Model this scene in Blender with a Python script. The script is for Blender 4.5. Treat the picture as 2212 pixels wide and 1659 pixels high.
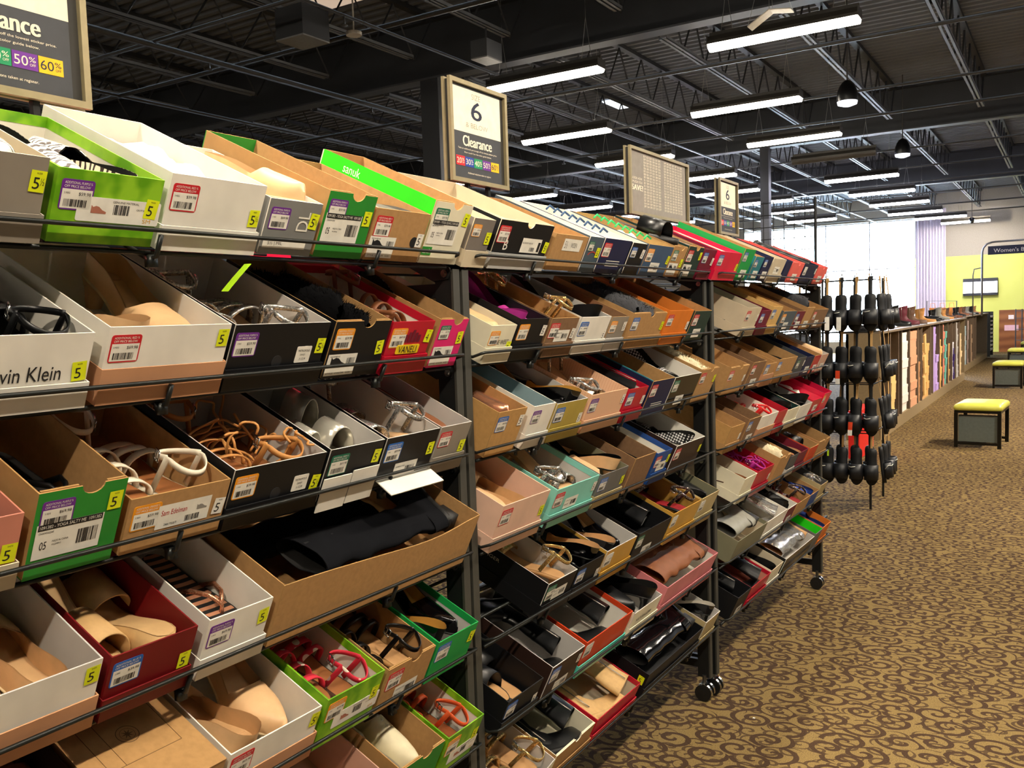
import bpy, bmesh, math, random
from mathutils import Vector, Matrix, Euler, noise
random.seed(7)
PI=math.pi
scene=bpy.context.scene
C=scene.collection
for o in list(bpy.data.objects): bpy.data.objects.remove(o)

# ------------------------------------------------------------ camera
cam=bpy.data.cameras.new('camera'); co=bpy.data.objects.new('camera',cam); C.objects.link(co)
yaw,pitch,roll=math.radians(32.2351),math.radians(-4.2127),math.radians(-1.8724)
F=Vector((-math.sin(yaw)*math.cos(pitch),math.cos(yaw)*math.cos(pitch),math.sin(pitch)))
r0=Vector((math.cos(yaw),math.sin(yaw),0)); u0=r0.cross(F)
RT=r0*math.cos(roll)+u0*math.sin(roll); UP=-r0*math.sin(roll)+u0*math.cos(roll)
M=Matrix((RT,UP,-F)).transposed().to_4x4(); M.translation=Vector((0,0,1.45))
co.matrix_world=M
cam.sensor_fit='HORIZONTAL'; cam.sensor_width=36; cam.lens=36*1929.79/2212
cam.clip_start=.05; cam.clip_end=200
scene.camera=co

# ------------------------------------------------------------ exposure, sky, big lights
scene.view_settings.view_transform='Standard'; scene.view_settings.look='None'
scene.view_settings.gamma=1; scene.view_settings.use_curve_mapping=False
scene.view_settings.exposure=0.0
W=bpy.data.worlds.new('sky'); scene.world=W; W.use_nodes=True
bg=W.node_tree.nodes['Background']; bg.inputs['Color'].default_value=(.62,.80,1,1); bg.inputs['Strength'].default_value=70
LK=1.0
def area(name,loc,sx,sy,power,col,rot=(0,0,0),portal=False):
    l=bpy.data.lights.new(name,'AREA'); l.shape='RECTANGLE'; l.size=sx; l.size_y=sy; l.energy=power*LK; l.color=col
    o=bpy.data.objects.new(name,l); o.location=loc; o.rotation_euler=rot; C.objects.link(o)
    if portal: l.cycles.is_portal=True
    return o
def spot(name,loc,target,power,col,ang=70,blend=.6,r=.05):
    l=bpy.data.lights.new(name,'SPOT'); l.energy=power*LK; l.color=col; l.spot_size=math.radians(ang); l.spot_blend=blend; l.shadow_soft_size=r
    o=bpy.data.objects.new(name,l); o.location=loc; C.objects.link(o)
    d=Vector(target)-Vector(loc); o.rotation_euler=d.to_track_quat('-Z','Y').to_euler()
    return o
WARM=(1,.87,.69); MID=(1,.90,.76); COOL=(.78,.86,1)
TUBE_E=46.0
area('window_portal',(-6.73,29.9,2.4),5.3,3.4,0,(1,1,1),(math.radians(-90),0,0),True)
SPOTS=[((.95,-1.5,3.55),(-1.25,.3,.9),285),((.95,.75,3.55),(-1.25,1.3,.9),260),((.95,3.0,3.55),(-1.2,3.0,.8),285),((.95,5.2,3.55),(-1.0,5.2,.5),320),((1.2,8.0,3.55),(-.2,8.2,0),800),((1.2,11.5,3.55),(-1.4,12.0,.5),1300),((1.2,15.5,3.55),(-1.4,16,.5),1100),((1.2,20.5,3.55),(-1.2,21,.5),1000),((-1.45,.75,3.6),(-1.3,.75,1.6),420),((-1.45,2.6,3.6),(-1.3,2.6,1.6),170),((-2.3,26.5,3.6),(-2.6,29.8,2.0),520)]  # added spots: near ones follow the shelf shadows, others brighten top row, aisle, wall
for i,(a,b,pw) in enumerate(SPOTS): spot('added_spot_lamp',a,b,pw,WARM,95,.7,.045)

# ------------------------------------------------------------ helpers
def lin(h):
    h=h.lstrip('#'); return tuple(((int(h[i:i+2],16)/255)**2.2) for i in (0,2,4))+(1,)
MATS={}
def mat(name,hexc='808080',rough=.6,metal=0,kind=None,emit=0,spec=.5,c2=None,sc=40.,bump=0,coat=0):
    if name in MATS: return MATS[name]
    m=bpy.data.materials.new(name); m.use_nodes=True; nt=m.node_tree; N=nt.nodes; Lk=nt.links
    b=N['Principled BSDF']; c=lin(hexc)
    b.inputs['Base Color'].default_value=c; b.inputs['Roughness'].default_value=rough; b.inputs['Metallic'].default_value=metal
    b.inputs['Specular IOR Level'].default_value=spec
    if coat: b.inputs['Coat Weight'].default_value=coat; b.inputs['Coat Roughness'].default_value=.08
    if emit:
        b.inputs['Emission Color'].default_value=c; b.inputs['Emission Strength'].default_value=emit; MATS[name]=m; return m
    tc=N.new('ShaderNodeTexCoord'); 
    def tex(t,**k):
        n=N.new(t); Lk.new(tc.outputs['Object'],n.inputs['Vector'])
        for a,v in k.items(): n.inputs[a].default_value=v
        return n
    def mixc(fac,a,bb):
        mx=N.new('ShaderNodeMix'); mx.data_type='RGBA'
        Lk.new(fac,mx.inputs['Factor']); mx.inputs['A'].default_value=a; mx.inputs['B'].default_value=bb
        Lk.new(mx.outputs['Result'],b.inputs['Base Color'])
    def ramp(src,p0,p1):
        r=N.new('ShaderNodeMapRange'); Lk.new(src,r.inputs['Value']); r.inputs['From Min'].default_value=p0; r.inputs['From Max'].default_value=p1; return r.outputs['Result']
    def bmp(src,s,d=.002):
        bn=N.new('ShaderNodeBump'); bn.inputs['Strength'].default_value=s; bn.inputs['Distance'].default_value=d
        Lk.new(src,bn.inputs['Height']); Lk.new(bn.outputs['Normal'],b.inputs['Normal'])
    d=lin(c2) if c2 else tuple(x*.86 for x in c[:3])+(1,)
    if kind is None:
        n=tex('ShaderNodeTexNoise',Scale=sc,Detail=3.); mixc(ramp(n.outputs['Fac'],.35,.75),c,d)
        if bump: bmp(n.outputs['Fac'],bump)
    elif kind=='mottle':
        n=tex('ShaderNodeTexNoise',Scale=22.,Detail=2.); mixc(ramp(n.outputs['Fac'],.42,.6),c,d)
    elif kind=='glitter':
        n=tex('ShaderNodeTexVoronoi',Scale=420.); 
        s=N.new('ShaderNodeSeparateColor'); Lk.new(n.outputs['Color'],s.inputs['Color'])
        mixc(ramp(s.outputs['Red'],.3,.8),c,d); bmp(s.outputs['Green'],.9,.003)
        b.inputs['Metallic'].default_value=.8; b.inputs['Roughness'].default_value=.25
    elif kind=='zebra':
        n=tex('ShaderNodeTexWave',Scale=26.,Distortion=9.); n.inputs['Detail Scale'].default_value=1.2
        mixc(ramp(n.outputs['Fac'],.52,.6),c,d)
    elif kind=='quilt':
        n=tex('ShaderNodeTexBrick',Scale=60.); n.inputs['Mortar Size'].default_value=.03; n.offset=0
        mixc(n.outputs['Fac'],c,d)
    elif kind=='stud':
        n=tex('ShaderNodeTexVoronoi',Scale=110.); n.inputs['Randomness'].default_value=.15
        mixc(ramp(n.outputs['Distance'],.42,.36),c,d)
    elif kind=='stripe':
        n=tex('ShaderNodeTexWave',Scale=18.); mixc(ramp(n.outputs['Fac'],.45,.55),c,d)
    elif kind=='floral':
        n=tex('ShaderNodeTexVoronoi',Scale=38.); mixc(ramp(n.outputs['Distance'],.34,.3),c,d)
    elif kind=='wood':
        n=tex('ShaderNodeTexWave',Scale=1.2,Distortion=4.); n.bands_direction='Z'; n.inputs['Detail']. default_value=4; mixc(n.outputs['Fac'],c,d)
    elif kind=='brushed':
        n=tex('ShaderNodeTexNoise',Scale=60.); mixc(n.outputs['Fac'],c,d)
    MATS[name]=m; return m

class BM:
    def __init__(s): s.v=[]; s.f=[]; s.m=[]
    def face(s,idx,mi=0): s.f.append(tuple(idx)); s.m.append(mi)
    def box(s,x0,x1,y0,y1,z0,z1,mi=0,mm=None,M=None):
        # mm: dict face->material, faces: -x +x -y +y -z +z
        b=len(s.v); P=[(x,y,z) for x in (x0,x1) for y in (y0,y1) for z in (z0,z1)]
        if M: P=[tuple(M@Vector(p)) for p in P]
        s.v+=P
        fs={'-x':(0,1,3,2),'+x':(4,6,7,5),'-y':(0,4,5,1),'+y':(2,3,7,6),'-z':(0,2,6,4),'+z':(1,5,7,3)}
        for k,f in fs.items(): s.face([b+i for i in f],(mm or {}).get(k,mi))
    def tube(s,pts,r,n=6,mi=0,cap=True,rs=None):
        pts=[Vector(p) for p in pts]; rings=[]; up=Vector((0,0,1)); prev=None
        for i,p in enumerate(pts):
            d=(pts[min(i+1,len(pts)-1)]-pts[max(i-1,0)]).normalized()
            if prev is None:
                a=up if abs(d.z)<.9 else Vector((1,0,0)); u=d.cross(a).normalized()
            else:
                u=(prev-d*prev.dot(d)); u=u.normalized() if u.length>1e-6 else d.orthogonal().normalized()
            prev=u; v=d.cross(u); rr=rs[i] if rs else r; b=len(s.v)
            for k in range(n):
                a=2*PI*k/n; s.v.append(tuple(p+u*math.cos(a)*rr+v*math.sin(a)*rr))
            rings.append(b)
        for a,b in zip(rings,rings[1:]):
            for k in range(n): s.face((a+k,a+(k+1)%n,b+(k+1)%n,b+k),mi)
        if cap: s.face([rings[0]+k for k in range(n)][::-1],mi); s.face([rings[-1]+k for k in range(n)],mi)
    def ribbon(s,pts,wdir,w,t,mi=0):
        # flat strap with thickness: pts path, wdir width direction, thickness along normal
        pts=[Vector(p) for p in pts]; R=[]
        for i,p in enumerate(pts):
            d=(pts[min(i+1,len(pts)-1)]-pts[max(i-1,0)]).normalized(); wd=Vector(wdir) if not callable(wdir) else wdir(i)
            wd=(wd-d*wd.dot(d)).normalized(); nn=d.cross(wd); b=len(s.v)
            for a,c in ((-1,-1),(1,-1),(1,1),(-1,1)): s.v.append(tuple(p+wd*a*w/2+nn*c*t/2))
            R.append(b)
        for a,b in zip(R,R[1:]):
            for k in range(4): s.face((a+k,a+(k+1)%4,b+(k+1)%4,b+k),mi)
        s.face([R[0]+k for k in (3,2,1,0)],mi); s.face([R[-1]+k for k in range(4)],mi)
    def prism(s,poly,x0,x1,mi=0,mf=None,mb=None):
        # polygon in (y,z), extruded along x
        b=len(s.v); n=len(poly)
        s.v+=[(x0,p[0],p[1]) for p in poly]+[(x1,p[0],p[1]) for p in poly]
        s.face([b+i for i in range(n)][::-1],mb if mb is not None else mi); s.face([b+n+i for i in range(n)],mf if mf is not None else mi)
        for i in range(n): s.face((b+i,b+(i+1)%n,b+n+(i+1)%n,b+n+i),mi)
    def prismz(s,poly,z0,z1,mi=0):
        b=len(s.v); n=len(poly)
        s.v+=[(p[0],p[1],z0) for p in poly]+[(p[0],p[1],z1) for p in poly]
        s.face([b+i for i in range(n)][::-1],mi); s.face([b+n+i for i in range(n)],mi)
        for i in range(n): s.face((b+i,b+(i+1)%n,b+n+(i+1)%n,b+n+i),mi)
    def grid(s,rows,mi=0,keep=None,closed=False):
        b=len(s.v); nc=len(rows[0])
        for r in rows: s.v+=[tuple(p) for p in r]
        for i in range(len(rows)-1):
            for j in range(nc if closed else nc-1):
                if keep and not keep(i,j): continue
                s.face((b+i*nc+j,b+i*nc+(j+1)%nc,b+(i+1)*nc+(j+1)%nc,b+(i+1)*nc+j),mi)
    def mesh(s,name,smooth=False,fix=False):
        me=bpy.data.meshes.new(name); me.from_pydata(s.v,[],s.f); me.polygons.foreach_set('material_index',s.m)
        if fix:
            bm=bmesh.new(); bm.from_mesh(me); bmesh.ops.recalc_face_normals(bm,faces=bm.faces); bm.to_mesh(me); bm.free()
        if smooth: me.polygons.foreach_set('use_smooth',[True]*len(me.polygons))
        me.update(); return me
def mk(name,me,mats,parent=None,loc=(0,0,0),rot=(0,0,0),scale=None):
    if isinstance(me,BM): me=me.mesh(name)
    o=bpy.data.objects.new(name,me); C.objects.link(o)
    if not isinstance(mats,(list,tuple)): mats=[mats]
    if len(me.materials)<len(mats):
        for m in mats[len(me.materials):]: me.materials.append(m)
    for i,m in enumerate(mats):
        if me.materials[i]!=m: o.material_slots[i].link='OBJECT'; o.material_slots[i].material=m
    if parent: o.parent=parent
    o.location=loc; o.rotation_euler=rot
    if scale: o.scale=scale
    return o
def empty(name,loc=(0,0,0),rot=(0,0,0),label=None,cat=None,group=None,parent=None):
    o=bpy.data.objects.new(name,None); C.objects.link(o); o.location=loc; o.rotation_euler=rot; o.empty_display_size=.05
    if label: tag(o,label,cat,group)
    if parent: o.parent=parent
    return o
def tag(o,label,cat,group=None):
    o['label']=label; o['category']=cat
    if group: o['group']=group
    return o
def struct(o): o['kind']='structure'; return o
GL={}
def glyph(txt):
    if txt in GL: return GL[txt]
    cu=bpy.data.curves.new('t','FONT'); cu.body=txt; cu.size=1; cu.resolution_u=3
    ob=bpy.data.objects.new('t',cu); C.objects.link(ob)
    me=bpy.data.meshes.new_from_object(ob)
    vs=[tuple(v.co) for v in me.vertices]; fs=[tuple(p.vertices) for p in me.polygons]
    bpy.data.objects.remove(ob); bpy.data.meshes.remove(me)
    xs=[v[0] for v in vs] or [0,1]; ys=[v[1] for v in vs] or [0,1]
    GL[txt]=(vs,fs,min(xs),max(xs),min(ys),max(ys)); return GL[txt]
def text(bm,txt,u0,v0,u1,v1,x,mi,rot=0):
    """fit text in rectangle (u=y,v=z) facing +x"""
    vs,fs,a,b,c,d=glyph(txt); n=len(bm.v)
    for X,Y,_ in vs:
        p=(X-a)/(b-a or 1); q=(Y-c)/(d-c or 1)
        if rot: p,q=1-q,p
        bm.v.append((x,u0+p*(u1-u0),v0+q*(v1-v0)))
    for f in fs: bm.face([n+i for i in f],mi)
def rect(bm,u0,v0,u1,v1,x,mi): 
    n=len(bm.v); bm.v+=[(x,u0,v0),(x,u1,v0),(x,u1,v1),(x,u0,v1)]; bm.face((n,n+1,n+2,n+3),mi)
def bars(bm,u0,v0,u1,v1,x,mi,n=14,seed=1):
    r=random.Random(seed); st=(u1-u0)/n
    for i in range(n):
        wdt=st*r.choice((.35,.5,.8)); rect(bm,u0+i*st,v0,u0+i*st+wdt,v1,x,mi)
def rrect(u0,v0,u1,v1,r,n=3):
    P=[]
    for cx,cy,a0 in ((u1-r,v0+r,-90),(u1-r,v1-r,0),(u0+r,v1-r,90),(u0+r,v0+r,180)):
        for k in range(n+1):
            a=math.radians(a0+90*k/n); P.append((cx+r*math.cos(a),cy+r*math.sin(a)))
    return P

# ------------------------------------------------------------ materials
KR='AF8759'
COL=dict(taupe='8d8478',beige='cdbfa4',green2='5f9a1c',white='e9e4d8',grey='7f7f7c',sanuk='2f8a34',kraft=KR,cream='e6dfc4',greybrown='77706a',
 black='16171a',slate='5a6468',navy='1d2446',steelblue='3f5673',darkgreen='1f3a36',maroon='6e1d33',crimson='d81f45',green='1f9a4a',teal='2c7a86',
 coral='ee6a62',darknavy='232a44',pinkhot='e02a72',red='b81f33',kraftbrown='82644a',kraftyellow='ba8f58',orange='dd7a2c',tan='cda768',slate2='4a5864',
 pink='cf8672',lidpeach='c4906c',greywhite='c6c2bc',greyteal='8fa6ab',olive='b09a4a',pinkquilt='e3b795',pinkbeige='caa08a',darkred='701318',palepink='e4bda6',mint='86cfc0',
 greyb='6b6a68',oliveg='7c7a63',blue='244a8c',darkbrown='33241f',gold='c99b45',goldin='a8803c',goldgrey='b5a377',orangered='cf4420',palerose='cf7f84',
 blackgloss='121316',darkgrey='4a4d50',silver='b9b9b6',brightgreen='34d021',aqua='58c9b8',lime='8fbf3a')
def cm(n):
    if n=='slate': n='slate2'
    if n=='green2': return mat('card_green2','5c9a10',.45,kind='mottle',c2='8cc22a')
    if n=='pinkquilt': return mat('card_quilt',COL[n],.6,kind='quilt',c2='d19b78')
    if n in('kraft','kraftbrown','kraftyellow','tan'): return mat('card_'+n,COL[n],.85,sc=90,bump=.15,spec=.2)
    g=.18 if n in('blackgloss','silver') else (.3 if n in('gold','red','crimson','aqua') else .5)
    return mat('card_'+n,COL[n],g,spec=.35,sc=14)
paper=mat('paper_white','ece8dc',.6); ink=mat('print_black','1a1a1c',.6); sty=mat('sticker_yellow','e4ee1c',.5); kedge=mat('card_edge','a9824f',.9)
steel=mat('rack_steel','1b1c1c',.5,.0,sc=30,spec=.3); stripe=mat('rack_strip','3c3b36',.5,.0); railm=mat('rail_steel','2c2e2d',.35,.5); chrome=mat('chrome','c8c8c8',.15,1); rubber=mat('rubber_black','121212',.55)
TAGC=dict(red='c8202c',purple='6a2a8c',orange='f09a1e',green='0f6a50',blue='1f5fb0',white='dcdcd6')
# ------------------------------------------------------------ stickers and labels on shoe boxes
TM={}
def price_tag(color,price):
    k=(color,price)
    if k not in TM:
        b=BM(); w,h=.046,.041
        b.prism(rrect(0,0,w,h,.004),0,.0004,0)
        rect(b,.002,.002,w-.002,h-.013,.0006,1)
        if color!='white':
            text(b,'ADDITIONAL %s %%'%color.upper(),.004,h-.0062,w-.004,h-.0028,.0006,1); text(b,'OFF PRICE BELOW',.004,h-.0112,w-.006,h-.0078,.0006,1)
        text(b,'$'+price,w-.021,h-.0215,w-.004,h-.0165,.0008,2); text(b,'5 REG',.005,h-.0195,.013,h-.017,.0008,2); bars(b,.006,.0045,w-.008,.0145,.0008,2,18,len(TM))
        TM[k]=b.mesh('price_tag')
    return TM[k]
def size_tag(t):
    if t not in TM:
        b=BM(); w,h=.02,.028; rect(b,0,0,w,h,.0007,0); text(b,'SIZE',.007,h-.0045,.014,h-.0025,.0009,1)
        text(b,t[0],.004,.004,.0125,.019,.0009,1)
        if len(t)>1: text(b,'½',.0135,.009,.0185,.0185,.0009,1)
        TM[t]=b.mesh('size_sticker')
    return TM[t]
def shoeicon(b,u,v,s,x,mi):
    P=[(0,0),(1,0),(1.02,.12),(.75,.22),(.5,.42),(.3,.46),(.12,.38),(0,.5)]
    n=len(b.v); b.v+=[(x,u+p[0]*s,v+p[1]*s) for p in P]; b.face(range(n,n+len(P)),mi)
def box_label(kind,w,i):
    """returns mesh, materials, u, v"""
    b=BM(); x=.0006
    if kind in('yoga','yoga2'):
        W_,H_=min(.092,w-.02),.052; rect(b,0,0,W_,H_,x,0); rect(b,.002,H_-.009,W_-.002,H_,x+.0002,1)
        text(b,'1091382 - YOGA SALTY ME  1091382' if kind=='yoga' else 'SW1001 - YOGA SLING 2 SW1001',.004,H_-.007,W_-.004,H_-.002,x+.0004,0)
        text(b,'CHAMPAGNE' if kind=='yoga' else 'BLACK',.004,H_-.0145,.024,H_-.0115,x+.0002,1); text(b,'05',.008,.014,.017,.026,x+.0002,1)
        text(b,'MADE IN CHINA',.024,.023,.046,.026,x+.0002,1); text(b,'WOMENS',.024,.018,.037,.0205,x+.0002,1); bars(b,W_-.034,.012,W_-.005,.034,x+.0002,1,16,5)
        ms=[paper,ink]; v=.03
        if kind=='yoga2':
            rect(b,-.006,-.024,.026,-.006,x,2); text(b,'sanuk',-.002,-.020,.022,-.010,x+.0002,0); ms=[paper,ink,cm('sanuk')]; v=.042
        return b,ms,.006,v
    if kind=='pic':
        W_,H_=min(.125,w-.03),.034; b.prism(rrect(0,0,W_,H_,.003),.0002,x,0); bars(b,W_*.42,.012,W_*.62,.026,x+.0002,1,12,3); shoeicon(b,.02,.012,.022,x+.0002,2)
        text(b,'GENUINE MATERIAL',W_*.4,.028,W_*.72,.031,x+.0002,1); text(b,'OUTSIDE WALL',W_*.7,.02,W_*.95,.0225,x+.0002,1); text(b,'SM',W_*.8,.003,W_*.9,.009,x+.0002,3)
        return b,[paper,ink,mat('print_rose','b0705c',.6),mat('print_gold','d09a20',.6)],.034,.032
    if kind=='shoe':
        W_,H_=min(.075,w-.03),.042; rect(b,0,0,W_,H_,x,0); shoeicon(b,W_*.12,.018,W_*.5,x+.0002,1); bars(b,W_*.66,.02,W_*.95,.034,x+.0002,1,10,4); text(b,'STYLE  COLOR  SIZE',.004,.003,W_*.9,.006,x+.0002,1); text(b,'WOMENS',.004,H_-.006,W_*.4,H_-.003,x+.0002,1)
        return b,[paper,ink],.004,.006
    if kind=='plain':
        W_,H_=min(.07,w*.55),.032; rect(b,0,0,W_,H_,x,0); bars(b,W_*.5,.008,W_*.92,.022,x+.0002,1,11,i); text(b,'WOMENS STYLE',.004,.022,W_*.45,.025,x+.0002,1); text(b,'SIZE 5 M',.004,.010,W_*.35,.014,x+.0002,1)
        return b,[paper,ink],w*.3,.012
    if kind=='mini':
        W_,H_=.034,.03; b.prism(rrect(0,0,W_,H_,.002),.0002,x,0); text(b,'METROPOLIS',.004,.020,W_-.004,.024,x+.0002,1); text(b,'DANDY',.010,.013,.022,.0165,x+.0002,1); text(b,'5 1/2 M',.010,.005,.024,.009,x+.0002,1)
        return b,[paper,ink],w-.066,.022
    if kind=='dl':
        text(b,'DL',.0,.014,.026,.048,x,0,1)
        return b,[paper,ink],.07,.03
    if kind=='ck': text(b,'Calvin Klein',0,0,.108,.021,x,0); return b,[ink],.035,.04
    if kind=='nine': text(b,'NINE WEST',0,0,.066,.011,x,0); return b,[ink],.026,.042
    if kind=='vaneli':
        b.prism(rrect(0,0,.07,.019,.003),.0002,.0014,0); text(b,'VANELI',.006,.002,.062,.0165,.0018,1)
        for k in range(5): rect(b,.018+k*.010,.024,.026+k*.010,.032+(.014,.022,.03,.02,.012)[k]*.6,x,2)
        return b,[mat('plate_yellow','e6c81e',.5),ink,cm('maroon')],.034,.038
    if kind=='b':
        W_,H_=.088,.036; rect(b,0,0,W_,H_,x,0); bars(b,.04,.004,.062,.014,x+.0002,1,12,2); rect(b,W_-.014,.004,W_-.003,.028,x+.0002,1); text(b,'BLOSSOM  BLACK',.004,.022,.05,.026,x+.0002,1); text(b,'B',-.075,.003,-.058,.027,x,0)
        return b,[paper,ink],.118,.040
    if kind=='widen':
        rect(b,0,0,.095,.032,x,0); text(b,'5½',.008,.006,.022,.026,x+.0002,1); text(b,'WIDEN',.04,.009,.072,.022,x+.0002,1); return b,[paper,ink],.05,.055
    if kind=='arc':
        for k in range(9):
            a=math.radians(20+140*k/8); a2=math.radians(20+140*(k+1)/8) if k<8 else a
            if k<8:
                n=len(b.v); b.v+=[(x,.028+r*math.cos(t),r*math.sin(t)*.6) for r,t in ((.022,a),(.028,a),(.028,a2),(.022,a2))]; b.face((n,n+1,n+2,n+3),0)
        return b,[mat('arc_red','b4443c',.5)],.014,.044
    if kind=='lines':
        for k in range(3): rect(b,0,.004+k*.007,.085,.0065+k*.007,x,0)
        return b,[paper],.05,.018
    if kind=='sam':
        W_,H_=.092,.040; rect(b,0,0,W_,H_,x,0); text(b,'Sam Edelman',.006,.022,.05,.031,x+.0002,2); bars(b,.05,.004,.076,.014,x+.0002,1,13,9); shoeicon(b,.068,.02,.018,x+.0002,3); text(b,'TAN MULTI',.014,.004,.036,.008,x+.0002,1)
        return b,[paper,ink,mat('print_red','b81e28',.6),mat('print_grey','8a8680',.6)],.05,.03
    if kind=='name':
        text(b,'NATURALIZER',0,0,.11,.012,x,0); return b,[ink],.04,.045
    return None
def box_mesh(w,h,L,ins,opts):
    """open carton: slots 0 outside, 1 inside, 2 cut edge"""
    b=BM(); t=.0022; y0,y1=ins,w-ins; X1=-ins; X0=-L+ins; so=2 if 'kside' in opts else 0
    wrapm=0 if('wrap' in opts) else 2
    b.box(X0,X1,y0,y1,ins,ins+t,0,{'+z':1})
    b.box(X0,X0+t,y0,y1,ins+t,h,0,{'+x':0 if 'kside' in opts else 1,'+z':wrapm})
    b.box(X0+t,X1-t,y0,y0+t,ins+t,h,so,{'+y':1,'+z':wrapm})
    b.box(X0+t,X1-t,y1-t,y1,ins+t,h,so,{'-y':1,'+z':wrapm})
    top=[]
    if 'wavy' in opts:
        for k in range(15):
            q=k/14; top.append((y1-(y1-y0)*q, h-.001-.020*math.sin(PI*(1-(1-q)**1.6))**1.3*(1+.12*math.sin(9*q))))
    elif 'notchs' in opts or 'notch' in opts:
        r=.016 if 'notch' in opts else .010; c=(y0+y1)/2+(.012 if 'notch' in opts else .01); r=min(r,(y1-y0)*.2)
        top=[(y1,h)]+[(c+r*math.cos(a),h-r*.85*math.sin(a)) for a in [PI*k/8 for k in range(9)]]+[(y0,h)]
    else: top=[(y1,h),(y0,h)]
    b.prism([(y0,ins+t),(y1,ins+t)]+top,X1-t,X1,wrapm,0,1)
    if 'notch' in opts:   # folded-over double flap edge
        c=(y0+y1)/2+.012; b.box(X1-t*2.4,X1-t,y0+.003,c-.02,h-.012,h+.0015,2); b.box(X1-t*2.4,X1-t,c+.02,y1-.003,h-.012,h+.0015,2)
    if 'wrap' in opts or 'wraplime' in opts or 'wrapaqua' in opts:
        e=.0006; q=.016; m=3 if 'wrap' not in opts else 0
        b.box(X0+t,X1-t,y1-t-e,y1-t,h-q,h+.0004,m); b.box(X0+t,X1-t,y0+t,y0+t+e,h-q,h+.0004,m); b.box(X0+t,X0+t+e,y0+t,y1-t,h-q,h+.0004,m)
    if 'side2' in opts:
        b.box(X0+t,X1-t,y0+t,y0+t+.001,h-.02,h+.001,3); b.box(X0+t,X1-t,y0-.0004,y0+t+.001,h-.001,h+.002,3)
    return b
def lid_mesh(w,L,H=.036):
    b=BM(); t=.002; b.box(-L,.003,0,w,-.0022,0,0); b.box(.001,.003,0,w,0,H,0,{'-x':1}); b.box(-L,-L+t,0,w,0,H,0); b.box(-L+t,.001,0,.0014,0,H,0); b.box(-L+t,.001,w-.0014,w,0,H,0)
    return b
# ------------------------------------------------------------ shoes (toe towards +x, heel at x=0, sole on z=0)
SL=.235; SW=.083
def hw(t,point=.0):
    K=[(0,.0),(.015,.42),(.05,.6),(.12,.72),(.28,.66),(.42,.7),(.58,.92),(.7,1),(.8,.96),(.9,.74),(.96,.48),(.99,.22),(1,.0)]
    if point: K=[(0,.0),(.015,.4),(.05,.58),(.12,.68),(.28,.6),(.42,.68),(.58,.92),(.68,.96),(.8,.78),(.9,.48),(.96,.26),(.99,.12),(1,.0)]
    for (a,b),(c,d) in zip(K,K[1:]):
        if t<=c: return SW/2*(b+(d-b)*(t-a)/(c-a))
    return 0
def sz(t,heel): 
    if t>.66: return .004+ (t-.66)*.012
    q=t/.66; return .004+heel*(1-(3*q*q-2*q**3))*(1.0 if t>.0 else 1)
TS=[0,.006,.02,.05,.1,.16,.23,.3,.37,.44,.5,.55,.6,.66,.72,.78,.84,.9,.94,.97,.99,1]
def outline(t0=0,t1=1,off=0,point=0,n=26):
    ts=[t0+(t1-t0)*(.5-.5*math.cos(PI*k/n)) for k in range(n+1)]
    L_=[(t*SL,(hw(t,point)+off)) for t in ts]; return [(x,-y) for x,y in L_]+[(x,y) for x,y in L_[-2:0:-1]]
def sole(heel=.0,th=.006,point=0,off=.002,wedge=False,lo=0):
    b=BM(); rows=[]
    for t in TS:
        w=hw(t,point)+off*(0 if t in(0,1) else 1); z=sz(t,heel); zb=(lo if wedge else z-th); rows.append([(t*SL,-w,z),(t*SL,w,z),(t*SL,w,min(zb,z-.003)),(t*SL,-w,min(zb,z-.003))])
    b.grid(rows,0,closed=True); return b
def insole(heel,point=0):
    b=BM(); b.grid([[(t*SL,-hw(t,point)*.93,sz(t,heel)+.0015),(t*SL,0,sz(t,heel)+.0008),(t*SL,hw(t,point)*.93,sz(t,heel)+.0015)] for t in TS],0)
    return b
def upper(heel=.0,hh=.05,vamp=.56,point=0,collar=.018,hi=0,f=1.0,b=None,mi=0):
    """shell with opening; slot 0 outside, 1 lining"""
    b=b or BM(); n=18
    def op(t): 
        if t>vamp: return -1
        if t>vamp-.14: return .62*math.sqrt(max(0,(vamp-t)/.14))
        return .62
    for fac,m in ((1.0,0),(.93,1)):
        rows=[]
        for t in TS:
            w=(hw(t,point))*fac; z=sz(t,heel)
            if t<.5: H=hh+hi*(1-t*2)
            else: H=hh*(1-.42*((t-.5)/.5))
            H*=(.55 if t>.985 else 1)*fac; row=[]
            for k in range(n+1):
                a=-1+2*k/n; o=op(t)
                if o>0: # remap to leave opening
                    s=a/abs(a) if a else 1; a=s*(o+(1-o)*abs(a))
                    aa=1-(1-abs(a))/(1-o)*1.0; rim=1-aa # 1 at rim,0 at sole
                    if abs(-1+2*k/n)<1e-6: row.append(None); continue
                    q=1-abs(-1+2*k/n); yy=w*(1-.10*q)*s; zz=z+(collar+(hi*(1-t*2) if t<.5 else 0))*q*(1 if t<.985 else .5)
                    zz=z+(hh*.86+hi*max(0,1-t*2))*q*(1-.25*max(0,(t-.25))/.35) 
                    row.append((t*SL+(-.004*q if t<.02 else 0),yy,zz))
                else:
                    ang=a*PI/2; row.append((t*SL,w*math.copysign(abs(math.sin(ang))**.8,a),z+H*abs(math.cos(ang))**.75))
            if row[n//2] is None: row[n//2]=tuple((row[n//2-1][i]+row[n//2+1][i])/2 for i in range(3))
            rows.append(row)
        def keep(i,j,rows=rows):
            return not (TS[i]<vamp-.01 and j in(n//2-1,n//2))
        b.grid(rows,m,keep)
    return b
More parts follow.
